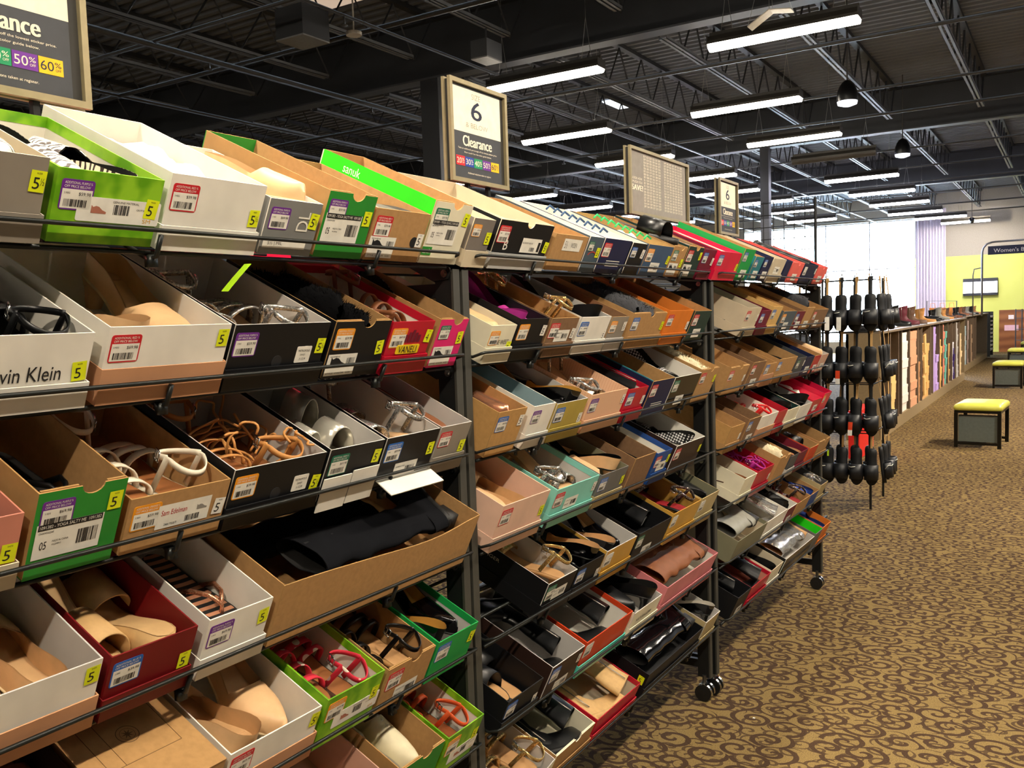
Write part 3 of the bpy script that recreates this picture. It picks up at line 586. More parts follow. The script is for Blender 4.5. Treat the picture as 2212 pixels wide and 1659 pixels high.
TABLE='''1|1|0.363|0.548|0.079|taupe|beige|lid=taupe tag=green sz=y5½|zebra|taupe grey shoe box
1|1|0.555|0.714|0.070|green2|white|wrap tag=purple sz=y5 lab=pic|zebra|mottled bright green shoe box
1|1|0.721|0.904|0.082|white|white|lid=white tag=red sz=y5½ L=.34|tissue|white shoe box spilling bright tissue
1|1|0.911|1.032|0.065|grey|white|tag=purple sz=y5½ lab=dl|flat.nude|grey shoe box with curly white script
1|1|1.037|1.164|0.091|sanuk|kraft|kside notch tag=purple sz=y5 lab=yoga L=.34|none|dark green kraft-lined shoe box
1|1|1.168|1.334|0.072|kraft|kraft|tag=red sz=w5 lab=shoe hole L=.32|flat.grey|plain kraft shoe box with finger hole
1|1|1.336|1.468|0.102|cream|kraft|notch side=brightgreen tag=green sz=y5 lab=yoga2 L=.33|none|cream shoe box with bright green side
1|1|1.485|1.575|0.078|greybrown|beige|lid=beige tag=orange sz=y5|none|grey brown shoe box over the rack joint
2|1|0.048|0.294|0.083|black|beige|notchs lid=silver tag=red sz=y5½ lab=b L=.33|flat.beige|black shoe box with white script letter
2|1|0.309|0.485|0.067|kraft|kraft|lab=widen|none|crumpled taped kraft shoe box
2|1|0.490|0.576|0.071|slate|white|tag=green sz=y5 lab=arc L=.33|none|narrow slate box with red arc mark
2|1|0.580|0.754|0.072|navy|white|tag=red lab=lines|tissue.blue|navy shoe box with blue tissue
2|1|0.763|0.867|0.069|black|white|tag=blue sz=w5|none|small black box with blue tag
2|1|0.878|1.073|0.070|steelblue|kraft|tag=orange sz=y5 lab=plain|tissue.mint|steel blue shoe box with mint tissue
2|1|1.077|1.193|0.075|kraft|kraft|notch tag=green sz=y5 lab=shoe|slide.black|narrow kraft box with black slides
2|1|1.201|1.342|0.081|darkgreen|kraft|notch tag=red sz=y5 lab=shoe|boot.black|black green shoe box with notch
2|1|1.355|1.480|0.079|maroon|maroon|lid=maroon tag=blue sz=w5|none|maroon shoe box at the end
3|1|-0.061|0.173|0.076|crimson|white|wrap lid=crimson tag=blue sz=y5|none|bright crimson shoe box
3|1|0.180|0.303|0.098|green|kraft|tag=blue lab=plain|none|tall green shoe box
3|1|0.335|0.439|0.073|teal|kraft|lab=plain tag=blue|none|teal shoe box with white label
3|1|0.451|0.556|0.078|navy|navy|tag=blue lab=plain|none|navy shoe box with two white labels
3|1|0.570|0.750|0.074|beige|beige|lid=beige lab=plain|none|beige lidded shoe box
3|1|0.762|0.841|0.071|navy|navy||none|dark navy sliver of a shoe box
3|1|0.854|1.037|0.068|coral|coral|notch lab=plain|none|coral red shoe box
3|1|1.055|1.277|0.066|darknavy|darknavy|tag=white sz=w5|boot.black|dark navy shoe box near the end
3|1|1.288|1.467|0.062|coral|coral|notch lab=plain|none|coral red shoe box at the very end
1|2|0.408|0.593|0.075|white|white|lid=white tag=orange sz=y5 lab=ck|sandal.black|white shoe box with brand lettering
1|2|0.606|0.816|0.082|white|white|lid=pink tag=red sz=y5 L=.33|pump.nude|white shoe box over peach lid
1|2|0.818|1.032|0.080|black|greywhite|lid=black tag=purple sz=y5½ lab=mini knob L=.32|sandal.silver|wide black box with round finger hole
1|2|1.040|1.192|0.081|black|kraft|notch tag=orange sz=y5 lab=shoe|fur.black|black kraft-lined shoe box with torn edge
1|2|1.196|1.334|0.076|red|white|wrap lid=red tag=orange sz=y4 lab=vaneli|sandal.brown|red shoe box with yellow name plate
1|2|1.346|1.463|0.079|pinkhot|kraft|kside notch tag=green sz=y5 lab=shoe|stud.black|hot pink shoe box
2|2|0.006|0.118|0.059|cream|cream|lid=cream tag=orange sz=y5 lab=nine|flat.nude|cream lettered shoe box beside the post
2|2|0.120|0.259|0.073|black|black|lid=black tag=orange sz=w5|pump.magenta|black shoe box holding magenta shoes
2|2|0.269|0.417|0.072|kraftbrown|kraft|lid=kraftbrown tag=red sz=w5 lab=plain|glitter.gold|brown kraft shoe box
2|2|0.425|0.605|0.072|white|greywhite|lid=white tag=blue sz=w5|pump.black|white shoe box with blue tag
2|2|0.609|0.725|0.070|taupe|kraftbrown|lid=greywhite tag=orange sz=w5|flat.orange|narrow taupe shoe box
2|2|0.750|1.003|0.078|kraft|kraft|notchs lid=kraft tag=blue sz=y5|fur.grey|wide kraft shoe box
2|2|1.013|1.226|0.084|orange|orange|lid=orange tag=red sz=w5|sock.blue|orange shoe box
2|2|1.237|1.400|0.081|darkgreen|kraft|lab=plain tag=red|flat.orange|dark green shoe box
3|2|0.212|0.380|0.087|beige|beige|lid=beige tag=red sz=w5|flat.black|beige shoe box standing alone at left
3|2|0.399|0.528|0.073|maroon|maroon|lid=maroon tag=blue|none|small maroon shoe box
3|2|0.530|0.663|0.089|tan|tan|lid=tan tag=blue|flat.nude|tan yellow shoe box
3|2|0.700|0.897|0.067|slate|kraft|lab=plain tag=orange|none|slate teal shoe box
3|2|0.905|1.040|0.065|maroon|kraftbrown|tag=blue lab=plain|none|maroon shoe box with white labels
3|2|1.042|1.176|0.083|kraft|kraft|lab=plain|fur.grey|kraft shoe box holding grey fur
3|2|1.193|1.456|0.071|kraftbrown|kraft|lab=plain tag=red|none|brown box at the end of the rack
1|3|0.297|0.482|0.075|pink|pink|lid=beige sz=y5|wedge.brown|salmon pink shoe box
1|3|0.490|0.616|0.099|sanuk|kraft|kside notch tag=purple sz=y5 lab=yoga L=.34|flipflop.black|green kraft-lined shoe box
1|3|0.626|0.800|0.061|kraft|kraft|tag=orange sz=w5 lab=sam L=.32|sandal.white|kraft shoe box with red signature label
1|3|0.802|1.008|0.073|black|greywhite|lid=black tag=orange sz=y5½ lab=mini hole|strappy.tan|black box holding tangled tan straps
1|3|1.011|1.157|0.076|black|greywhite|tag=green sz=y5 flap|bangle.silver|black box with white flap folded down
1|3|1.162|1.329|0.076|black|greywhite|tag=blue sz=y5 lab=plain flap2|glitter.silver|black box holding silver glitter sandals
1|3|1.333|1.453|0.075|taupe|greywhite|lid=taupe tag=red sz=y5|flat.brown|taupe shoe box
2|3|-0.014|0.126|0.085|kraftyellow|kraft|tag=blue sz=w5½|flat.rosegold|yellow kraft shoe box beside the post
2|3|0.159|0.270|0.081|white|greyteal|lid=white tag=purple|none|white shoe box with grey side
2|3|0.276|0.446|0.075|olive|greywhite|lid=olive tag=blue sz=w5|pump.blackgold|olive gold shoe box
2|3|0.460|0.691|0.081|pinkquilt|pinkquilt|lid=pinkquilt tag=purple sz=w5|glitter.silver|quilted pale pink shoe box
2|3|0.700|0.842|0.075|red|white|wrap lid=red tag=blue sz=w5|boot.black|red shoe box with dark boots
2|3|0.858|1.032|0.088|navy|kraft|side2=teal tag=red lab=lines|flat.grey|navy shoe box with turquoise rim
2|3|1.037|1.273|0.087|blackgloss|white|tag=green lab=plain|stud.black|glossy black shoe box
2|3|1.275|1.444|0.096|kraft|kraft|notch tag=red sz=y5|fur.cream|kraft shoe box at the right post
3|3|0.004|0.213|0.084|kraft|kraft|notchs tag=red sz=w5|none|kraft shoe box beside the post
3|3|0.254|0.416|0.089|kraftbrown|kraftbrown|tag=red lab=plain|none|taller brown kraft box
3|3|0.443|0.585|0.069|kraft|kraft|lid=pink tag=blue|none|short kraft box on a peach lid
3|3|0.609|0.881|0.080|kraft|kraft|lid=kraft tag=blue|flat.black|wide kraft box on its own lid
3|3|0.896|1.039|0.070|darkgrey|darkgrey|tag=green sz=w5|none|dark grey shoe box
3|3|1.047|1.181|0.066|navy|navy|lab=plain|none|navy shoe box
3|3|1.190|1.308|0.064|red|kraft|lab=plain|none|narrow red shoe box
3|3|1.318|1.482|0.063|pinkbeige|greywhite|lab=plain|flat.nude|pale pink beige box at the end
1|4|0.384|0.569|0.080|white|greywhite|lid=pink sz=y5 L=.34|flat.nude|white shoe box on a peach lid
1|4|0.576|0.722|0.074|darkred|darkred|lid=darkred tag=blue sz=y5|wedge.beige|dark red shoe box
1|4|0.736|0.868|0.075|white|white|lid=white tag=purple sz=y5|flipflop.copper|white shoe box with purple tag
1|4|0.879|1.446|0.093|kraft|kraft|wavy L=.38|bootbig.suede|long wide kraft boot box
2|4|-0.001|0.220|0.089|palepink|palepink|lid=palepink tag=red sz=y5|flat.nude|pale pink shoe box
2|4|0.256|0.494|0.078|mint|greywhite|wrap lid=mint tag=red sz=w5 lab=plain|glitter.silver|mint green shoe box
2|4|0.507|0.685|0.072|greyb|oliveg|lid=goldgrey tag=blue sz=y5|pump.nudeblack|grey shoe box with gold edges
2|4|0.713|0.865|0.089|kraftbrown|kraftbrown||flat.black|tall plain brown box
2|4|0.888|1.013|0.076|blue|white|wrap lid=blue tag=red sz=y5 lab=plain|none|blue shoe box with white lining
2|4|1.040|1.297|0.080|darkbrown|white|tag=red sz=y5|stud.black|dark brown shoe box
3|4|-0.012|0.159|0.078|kraftyellow|kraft|lid=kraft sz=w5|none|yellow kraft shoe box
3|4|0.193|0.340|0.088|kraftbrown|kraftbrown|tag=blue lab=plain|none|taller brown kraft box
3|4|0.360|0.585|0.078|white|white|lid=pink|sandal.red|white shoe box on a peach lid
3|4|0.593|0.723|0.074|red|red|lid=red|flat.nude|red shoe box
3|4|0.739|0.923|0.065|cream|darkgreen|lid=cream|pump.black|cream shoe box with dark lining
3|4|0.928|1.128|0.064|white|greywhite||pump.black|white shoe box
3|4|1.133|1.305|0.069|red|crimson|lid=red lab=plain|tissue|red shoe box with tissue
3|4|1.307|1.452|0.091|crimson|crimson|tag=orange|pump.black|crimson shoe box at the end
1|5|0.375|0.567|0.075|darkbrown|darkbrown||sandal.brown|dark brown shoe box in the corner
1|5|0.572|0.752|0.075|kraft|kraft|closed|none|closed kraft box with round star seal
1|5|0.758|0.961|0.075|white|white|lid=pink tag=red sz=y5½ L=.33|pump.nude|white shoe box on a peach lid
1|5|0.967|1.120|0.082|green2|white|wrap tag=orange sz=y5 lab=pic|sandal.redtan|mottled lime green shoe box
1|5|1.133|1.282|0.073|kraft|kraft|notch tag=red lab=plain|sandal.buckle|kraft shoe box with torn notch
1|5|1.288|1.434|0.075|green|greywhite|wrap tag=blue sz=y5|pump.blackgold|green shoe box beside the post
2|5|0.203|0.359|0.068|black|greywhite|lid=black tag=green lab=plain|glitter.gold|black shoe box with gold strap shoe
2|5|0.361|0.518|0.069|black|black|lid=black tag=blue sz=w5|pump.blacknude|black shoe box with blue tag
2|5|0.524|0.726|0.073|gold|greywhite|lid=gold tag=white|pump.blacknude|gold shoe box
2|5|0.731|0.985|0.077|black|black|tag=green lab=plain|bootlow.black|sagging black shoe box
2|5|0.997|1.247|0.082|gold|goldin|lid=gold tag=white|glitter.dark|gold cardboard shoe box
2|5|1.250|1.431|0.083|goldgrey|oliveg|lid=goldgrey tag=white|pump.black|grey shoe box with gold rim
3|5|0.135|0.286|0.078|cream|cream|lid=cream|flat.brown|cream shoe box
3|5|0.288|0.501|0.082|red|red|lid=red sz=w5|strappy.magenta|red shoe box
3|5|0.558|0.720|0.098|kraft|kraft|notchs|fur.cream|kraft shoe box holding white fur
3|5|0.760|0.887|0.072|darkgrey|black|lid=greywhite|wedge.brown|dark grey shoe box
3|5|0.892|1.041|0.069|maroon|maroon|lid=maroon|flat.nude|maroon shoe box
3|5|1.063|1.218|0.067|orangered|kraft||slide.black|orange red shoe box
3|5|1.235|1.451|0.072|kraft|kraft|notch lid=kraft|flipflop.black|kraft shoe box at the end
1|6|0.930|1.135|0.075|pinkbeige|pinkbeige||none|dull pink shoe box at the picture edge
1|6|1.143|1.286|0.094|sanuk|kraft|kside notch|sneaker.cream|green kraft-lined box with cream shoes
1|6|1.297|1.430|0.090|green2|white|wrap tag=orange sz=y5 lab=pic|sandal.bead|lime green shoe box beside the post
2|6|0.004|0.170|0.063|black|black|lid=black tag=blue sz=w5|slide.blacktan|black shoe box beside the post
2|6|0.199|0.371|0.079|darkbrown|greywhite|lab=plain tag=blue sz=w5|bootlow.black|dark brown shoe box
2|6|0.380|0.673|0.081|orangered|white|lid=aqua wrapaqua tag=white|bootlow.black|orange shoe box with turquoise rim
2|6|0.700|0.911|0.059|cream|greywhite|lid=cream lab=name|pump.black|cream shoe box with black lettering
2|6|0.936|1.411|0.073|palerose|white|wrap lid=palerose L=.33|boot.brown|rose pink boot box
3|6|0.046|0.406|0.071|oliveg|beige|wraplime|sandal.grey|olive and lime shoe box
3|6|0.408|0.693|0.067|white|white|lid=white|boot.silver|white boot box
3|6|0.695|0.839|0.064|maroon|white|lab=plain|pump.black|narrow maroon box
3|6|0.861|1.071|0.058|kraft|kraft||sandal.dark|kraft shoe box
3|6|1.077|1.233|0.051|blue|kraft||flat.blue|blue shoe box
3|6|1.237|1.373|0.076|goldgrey|darkgrey|lid=goldgrey|glitter.silver|grey gold box at the end
2|7|0.026|0.211|0.052|cream|greywhite|wavy|sandal.gold|cream shoe box at the bottom corner
2|7|0.217|0.436|0.049|kraft|cream|notchs lid=kraft|bootlow.black|kraft boot box with ripped lip
2|7|0.444|0.734|0.046|red|beige|wrap lid=red|boot.beige|red boot box
2|7|0.788|1.264|0.057|black|black|lid=black L=.34 szside|boot.blackgloss|long black boot box
2|7|1.269|1.419|0.072|goldgrey|greywhite|lid=goldgrey|pump.blackwhite|gold rimmed grey box
3|7|0.027|0.181|0.075|black|black|lab=plain|bootlow.black|black boot box beside the post
3|7|0.196|0.446|0.065|red|pink|wrap lid=red|boot.black|red boot box
3|7|0.448|0.618|0.069|cream|beige|lid=white|flat.black|cream shoe box
3|7|0.647|1.107|0.070|blackgloss|greywhite|L=.33|boot.silver|glossy black boot box
3|7|1.114|1.244|0.079|greyb|brightgreen||none|grey box with bright green lining
3|7|1.251|1.412|0.080|orange|orange|lid=orange|sock.blue|orange shoe box at the end'''
used_labels={}
PR=['69.98','49.98','39.98','44.99','35.98','59.98','54.98','29.98']
def wc(s): return len(s.split())
boxes=0
SHAF=1
for li,line in enumerate(TABLE.strip().split('\n')):
    b,r,s0,s1,h,outc,inc,op,content,desc=line.split('|'); b=int(b)-1; r=int(r)-1; s0=float(s0)+.001; s1=float(s1)-.001
    if r>0: s1=min(s1,1.446); s0=max(s0,.002)
    h=max(.055,float(h)); w=s1-s0
    O={}
    for t in op.split():
        k,_,v=t.partition('='); O[k]=v or True
    L=float(O.get('L',.30)); H=h+.03; M=rowmat(b,r,s0,.03)
    nm='shoe_box'
    root=empty(nm,label='%s, %s shelf of %s rack'%(desc,ROW[r],RACK[b]),cat='shoe box',group='open shoe boxes on the %s rack'%RACK[b]); root.matrix_world=M
    ins=.0025 if 'lid' in O else .0006
    lc={'wraplime':cm('lime'),'wrapaqua':cm('aqua')}
    third=lc.get('wraplime') if 'wraplime' in O else (lc.get('wrapaqua') if 'wrapaqua' in O else cm(O.get('side2','teal')))
    edge=kedge if inc in('kraft','kraftbrown') else cm(inc if inc in('white','greywhite','beige','cream') else outc)
    bm_=box_mesh(w,H,L,ins,op)
    ms=[cm(outc),cm(inc),edge,third]
    body=mk('box_body',bm_.mesh('box_body',fix=False),ms,root)
    if 'side' in O:
        q=BM(); q.box(-L+.004,-.004,ins-.0006,ins+.0002,.02,H+.001); mk('side_panel',q,[cm(O['side'])],root)
        q=BM(); n=text; vs=glyph('sanuk'); base=len(q.v)
        for X,Y,_ in vs[0]: q.v.append((-L+.07+(X-vs[2])/(vs[3]-vs[2])*.05,ins-.0010,H-.027+(Y-vs[4])/(vs[5]-vs[4])*.019))
        for f_ in vs[1]: q.face([base+i for i in f_],0)
        mk('side_lettering',q,[paper],root)
    if 'lid' in O: mk('lid',lid_mesh(w,L,.052 if O['lid']=='pink' else .036).mesh('lid'),[cm('lidpeach' if O['lid']=='pink' else O['lid']),cm('greywhite' if O['lid'] in('white','pink') else O['lid'])],root)
    fx=-ins+.0001
    k=min(1,w/.13)
    if 'tag' in O and O['tag'] is not True:
        mk('price_tag',price_tag(O['tag'],PR[(li*5+li//3)%8]),[mat('tag_'+O['tag'],TAGC[O['tag']],.5),paper,ink],root,(fx,.008,max(H-.0405*k-.012,.053) if O.get('lid')=='pink' else H-.0405*k-.014),(0,0,0),(1,k,k))
    if 'sz' in O:
        t=O['sz']; mk('size_sticker',size_tag(t[1:]),[sty if t[0]=='y' else paper,ink],root,(fx+.0002,w-.024,H-.036 if O.get('lid')=='pink' else H-.045-.012*(li%3)),None or (math.radians(random.uniform(-6,6)),0,0))
    if 'szside' in O: mk('size_sticker',size_tag('5'),[sty,ink],root,(-.03,ins-.0006,H-.045),(0,0,-PI/2))
    if 'lab' in O:
        res=box_label(O['lab'],w,li)
        if res:
            lb,lm,u,v=res; nmz='box_label' if O['lab'] not in('ck','nine','name') else 'lettering'
            if outc in('black','darkbrown','navy') and O['lab'] in('name',): lm=[paper]
            mk(nmz,lb,lm,root,(fx,u,v if 'lid' not in O else max(v,.037)))
            if O['lab']=='dl':
                q=BM(); rect(q,0,0,w*.8,.015,.0006,0); text(q,'5½ | MIL',.010,.004,.042,.011,.0008,1); mk('box_label',q,[paper,ink],root,(fx,.006,.012))
    if 'knob' in O or 'hole' in O:
        q=BM(); yy=w*.5 if outc!='kraft' else w*.82; q.tube([(fx-.0005,yy,.042),(fx+.0006,yy,.042)],.011,18); mk('finger_hole',q,[mat('hole_dark','0a0a0a',.8) if outc=='kraft' else mat('hole_lining','4a2c20' if 'hole' in O else '24262a',.5)],root)
    if 'flap' in O:
        q=BM(); q.box(.003,.005,.0,w*.49,-.018,.050); q.box(.003,.005,w*.51,w,-.014,.055); mk('flap',q,[cm('white')],root)
    if 'flap2' in O:
        q=BM(); q.box(.0,.045,.0,w,.016,.018,0,None,Matrix.Rotation(.15,4,'Y')); mk('flap',q,[cm('white')],root)
    if 'closed' in O:
        q=BM(); q.box(-L,.0,0,w,H,H+.002); mk('lid_panel',q,[cm('kraft')],root)
        q=BM()
        def ring(cx,cy,r,wd):
            n=24
            for i in range(n):
                a,a2=2*PI*i/n,2*PI*(i+1)/n; m=len(q.v); q.v+=[(cx+rr*math.cos(t),cy+rr*math.sin(t),H+.0026) for rr,t in ((r,a),(r+wd,a),(r+wd,a2),(r,a2))]; q.face((m,m+1,m+2,m+3),0)
        ring(-.12,w*.5,.016,.0012); ring(-.12,w*.5,.011,.0006)
        for i in range(8):
            a=PI*i/4; m=len(q.v); q.v+=[(-.12+.010*math.cos(a),w*.5+.010*math.sin(a),H+.0026),(-.12+.003*math.cos(a+.4),w*.5+.003*math.sin(a+.4),H+.0026),(-.12,w*.5,H+.0026),(-.12+.003*math.cos(a-.4),w*.5+.003*math.sin(a-.4),H+.0026)]; q.face((m,m+1,m+2,m+3),0)
        for (x0,x1,ya,yb) in ((-.17,-.07,.03,.0305),(-.17,-.07,w-.03,w-.0295),(-.17,-.1695,.03,w-.03),(-.07,-.0695,.03,w-.03),(-.17,-.07,.055,.0555)): q.box(x0,x1,ya,yb,H+.002,H+.0026)
        mk('printed_seal',q,[mat('print_brown','5c4322',.7)],root)
    if 'b' ==O.get('lab') or 'TIGER' in desc: pass
    if b==1 and r==4 and outc=='black' and li and 'gold strap' in desc:
        q=BM(); vs=glyph('TIGER')
        for X,Y,_ in vs[0]: q.v.append((-.20+(X-vs[2])/(vs[3]-vs[2])*.05,ins-.0010,.07+(Y-vs[4])/(vs[5]-vs[4])*.009))
        for f_ in vs[1]: q.face(f_,0)
        mk('side_lettering',q,[paper],root)
    boxes+=1
    # ------------------------------------------------ contents
    if content=='none': continue
    kind,_,colr=content.partition('.')
    short=' '.join(desc.split(' with ')[0].split(' holding ')[0].split(' at the ')[0].split(' beside ')[0].split(' over ')[0].split(' spilling ')[0].split()[:6])
    if not short.endswith('box'): short+=' box' if 'box' not in short else ''
    place='%s shelf of %s rack'%(ROW[r],RACK[b])
    def fit(t):
        if wc(t)>16: t=t.replace(short,desc.split()[0]+' box')
        return t if wc(t)<=16 else t.replace(' lying on its side','').replace(' lying','')
    if kind=='tissue':
        q=BM(); rr=random.Random(li); nx,ny=22,12; rows=[]
        for i in range(nx+1):
            rows.append([(-L+.02+(L-.035)*i/nx, ins+.01+(w-2*ins-.02)*j/ny, H-.042+.022*noise.noise(Vector((i*.33,j*.45,li)))+.03*math.sin(PI*j/ny)*math.sin(PI*i/nx)+.008*noise.noise(Vector((i*1.1,j*1.3,li)))) for j in range(ny+1)])
        q.grid(rows,0); low=[[(p[0],p[1],p[2]-.0012) for p in rw] for rw in rows]; q.grid([rw[::-1] for rw in low],0)
        o=mk('tissue_paper',q.mesh('tissue_paper',True),[mat('tissue_'+(colr or 'white'),{'':'f3ece0','blue':'dfe4ea','mint':'d2f0d4'}[colr],.8)]); o.matrix_world=M
        lab='crumpled %s tissue paper filling %s, %s'%({'':'white','blue':'pale blue','mint':'mint'}[colr],short,place); tag(o,lab,'tissue paper')
        if colr in('blue','mint'):
            q=BM()
            for i in range(8):
                cx=-.05-.027*i; q.tube([(cx,w*.3,H+.002),(cx-.008,w*.45,H+.012),(cx-.004,w*.6,H+.004)],.0032,6)
            mk('print_pattern',q.mesh('print_pattern',True),[mat('tissue_print_'+colr,{'blue':'2c4a6c','mint':'2fbf6a'}[colr],.8)],o)
        continue
    k2=kind; cname=CN.get(colr,colr)
    pn=NAMES[kind].replace('_',' ')
    grp='shoes in the boxes of the %s rack'%RACK[b]
    two=w>.118
    if kind=='bootbig' or 'boot box' in desc and w>.5:
        pass
    rr=random.Random(li*7+3)
    if w>.30:   # long boxes: boots lie along the shelf
        items=[]
        big='bootbig' if w>.4 else 'boot'
        col2=colr or 'black'
        if content=='none': continue
        Ls=L-.04
        A=Matrix.Translation((-.10,w*.10+.02,H*.42))@Matrix.Rotation(PI/2,4,'Z')
        # boot lies on its side: shaft along +y
        def lie(px,py,flip):
            # boot local z (shaft) -> +y ; boot local x (toe) -> box x ; local y -> up
            Rm=Matrix(((1,0,0),(0,0,1),(0,1,0))).to_4x4() if not flip else Matrix(((-1,0,0),(0,0,1),(0,1,0))).to_4x4()
            if flip==2: Rm=Matrix(((-1,0,0),(0,0,-1),(0,1,0))).to_4x4()
            return Matrix.Translation((px,py,.040))@Rm
        span=w-.05
        ln=.41 if big=='bootbig' else .27
        scz=min(1.0,(span-.01)/ln)
        for q_ in (0,1):
            m=lie(-.262 if q_==0 else -.03,.03 if q_==0 else w-.03,0 if q_==0 else 2)
            if q_==1: m=Matrix.Translation((0,0,.052))@m
            make_shoe(big,col2,M@m,(.95,.66,scz),fit('%s %s lying %s in %s, %s'%(cname,'tall boot' if big=='bootbig' else 'ankle boot','underneath' if q_==0 else 'on top',short,place)),grp)
        continue
    n=2 if two else 1
    for q_ in range(n):
        cy=w*(.27 if q_==0 else .73) if n==2 else w*.5
        sc=min(1.05,(L-.035)/SL); sy=min(1.12,max(.5,(w/n-.008)/SW*1.02))
        bump={'fur':.02,'pump':.012}.get(kind,.008)
        if n==2: bump+=.010*q_
        if r==0: bump+=.018
        if 'slides' in desc: bump+=.055
        fl=(q_==0)^(li%3==0)
        kx=(-.018-SL*sc) if fl else -.018
        z0=.007+bump
        m=Matrix.Translation((kx,cy,z0))
        if not fl: m=m@Matrix.Rotation(PI,4,'Z')
        tilt=rr.uniform(-.07,.07)
        m=m@Matrix.Rotation(rr.uniform(-.03,.03),4,'Z')@Matrix.Rotation(tilt+(-.12 if fl else .0),4,'Y')
        if kind in('boot','bootlow'):
            # lying on the side, shaft along the box
            hs=(L-.05)/(.27 if kind=='boot' else .21); Rm=Matrix(((0,0,-1),(1,0,0),(0,-1,0))).to_4x4()
            m=Matrix.Translation((-.012,w*.05,.034))@Rm
            if q_==1: 
                Rm=Matrix(((0,0,1),(-1,0,0),(0,-1,0))).to_4x4(); m=Matrix.Translation((-L+.02,w*.95,.084))@Rm
            sc_=(w-.02)/SL; make_shoe(kind,colr,M@m,(min(1,sc_),.56,min(1.05,hs)),fit('%s %s lying %s in %s, %s'%(cname,pn,'underneath' if q_==0 else 'on top',short,place)),grp); continue
        side=('left' if q_==0 else 'right') if n==2 else 'single'
        lab='%s %s %s in %s, %s'%(side,cname,pn,short,place)
        if not cname: lab='%s zebra print flat in %s, %s'%(side,short,place)
        make_shoe(kind,colr or 'black',M@m,(sc,sy*(.84 if kind=='fur' else 1),1.0),fit(lab),grp)
# far-side boxes seen between the shelves
REAR=[(0,0,[(.55,.75,'coral'),(.76,.95,'pinkbeige'),(.96,1.15,'coral'),(1.16,1.35,'crimson')]),(1,0,[(.02,.2,'crimson'),(.21,.4,'coral'),(.41,.6,'pinkbeige'),(.61,.78,'coral'),(.8,.98,'maroon'),(1.0,1.2,'darkgreen')]),(0,2,[(.3,.5,'beige'),(.55,.75,'orangered'),(.8,1.0,'greywhite'),(1.1,1.3,'beige')]),(0,5,[(1.0,1.2,'navy'),(1.22,1.42,'darknavy')]),(0,4,[(1.1,1.28,'steelblue')]),(1,2,[(.1,.3,'pinkbeige'),(.9,1.1,'greywhite')]),(1,4,[(.0,.18,'darknavy'),(.5,.7,'kraft')]),(2,1,[(.3,.5,'kraft'),(.6,.8,'darknavy')])]
cn_={'pinkbeige':'dull pink','greywhite':'pale grey','orangered':'orange red','darknavy':'dark navy','darkgreen':'dark green','steelblue':'steel blue'}
for b,r,L_ in REAR:
    for i,(a0,a1,cc) in enumerate(L_):
        x,y,a=BAYS[b]
        Mr=Matrix.Translation((x,y,0))@Matrix.Rotation(-a,4,'Z')@Matrix.Translation((RXB-.045,a1,Z1-DZ*r))@Matrix.Rotation(PI,4,'Z')@Matrix.Rotation(TH,4,'Y')@Matrix.Translation((0,0,-.03))
        o=mk('shoe_box',box_mesh(a1-a0-.004,.105,.27,.0006,''),[cm(cc),cm('beige'),cm(cc)]); o.matrix_world=Mr
        tag(o,'%s shoe box on back side of %s rack, %s shelf, %s from left'%(cn_.get(cc,cc),RACK[b],ROW[r],['first','second','third','fourth','fifth','sixth'][i]),'shoe box','boxes on the far side of the racks')
# hanging lime paper tag below the top shelf
q=BM(); q.ribbon([(-1.10,.93,1.505),(-1.098,.95,1.525),(-1.096,.975,1.548)],(1,0,0),.016,.0006); o=mk('paper_tag',q,[mat('tag_lime','a8dc1c',.6)]); tag(o,'lime green paper tag hanging under the top shelf of nearest rack','tag')
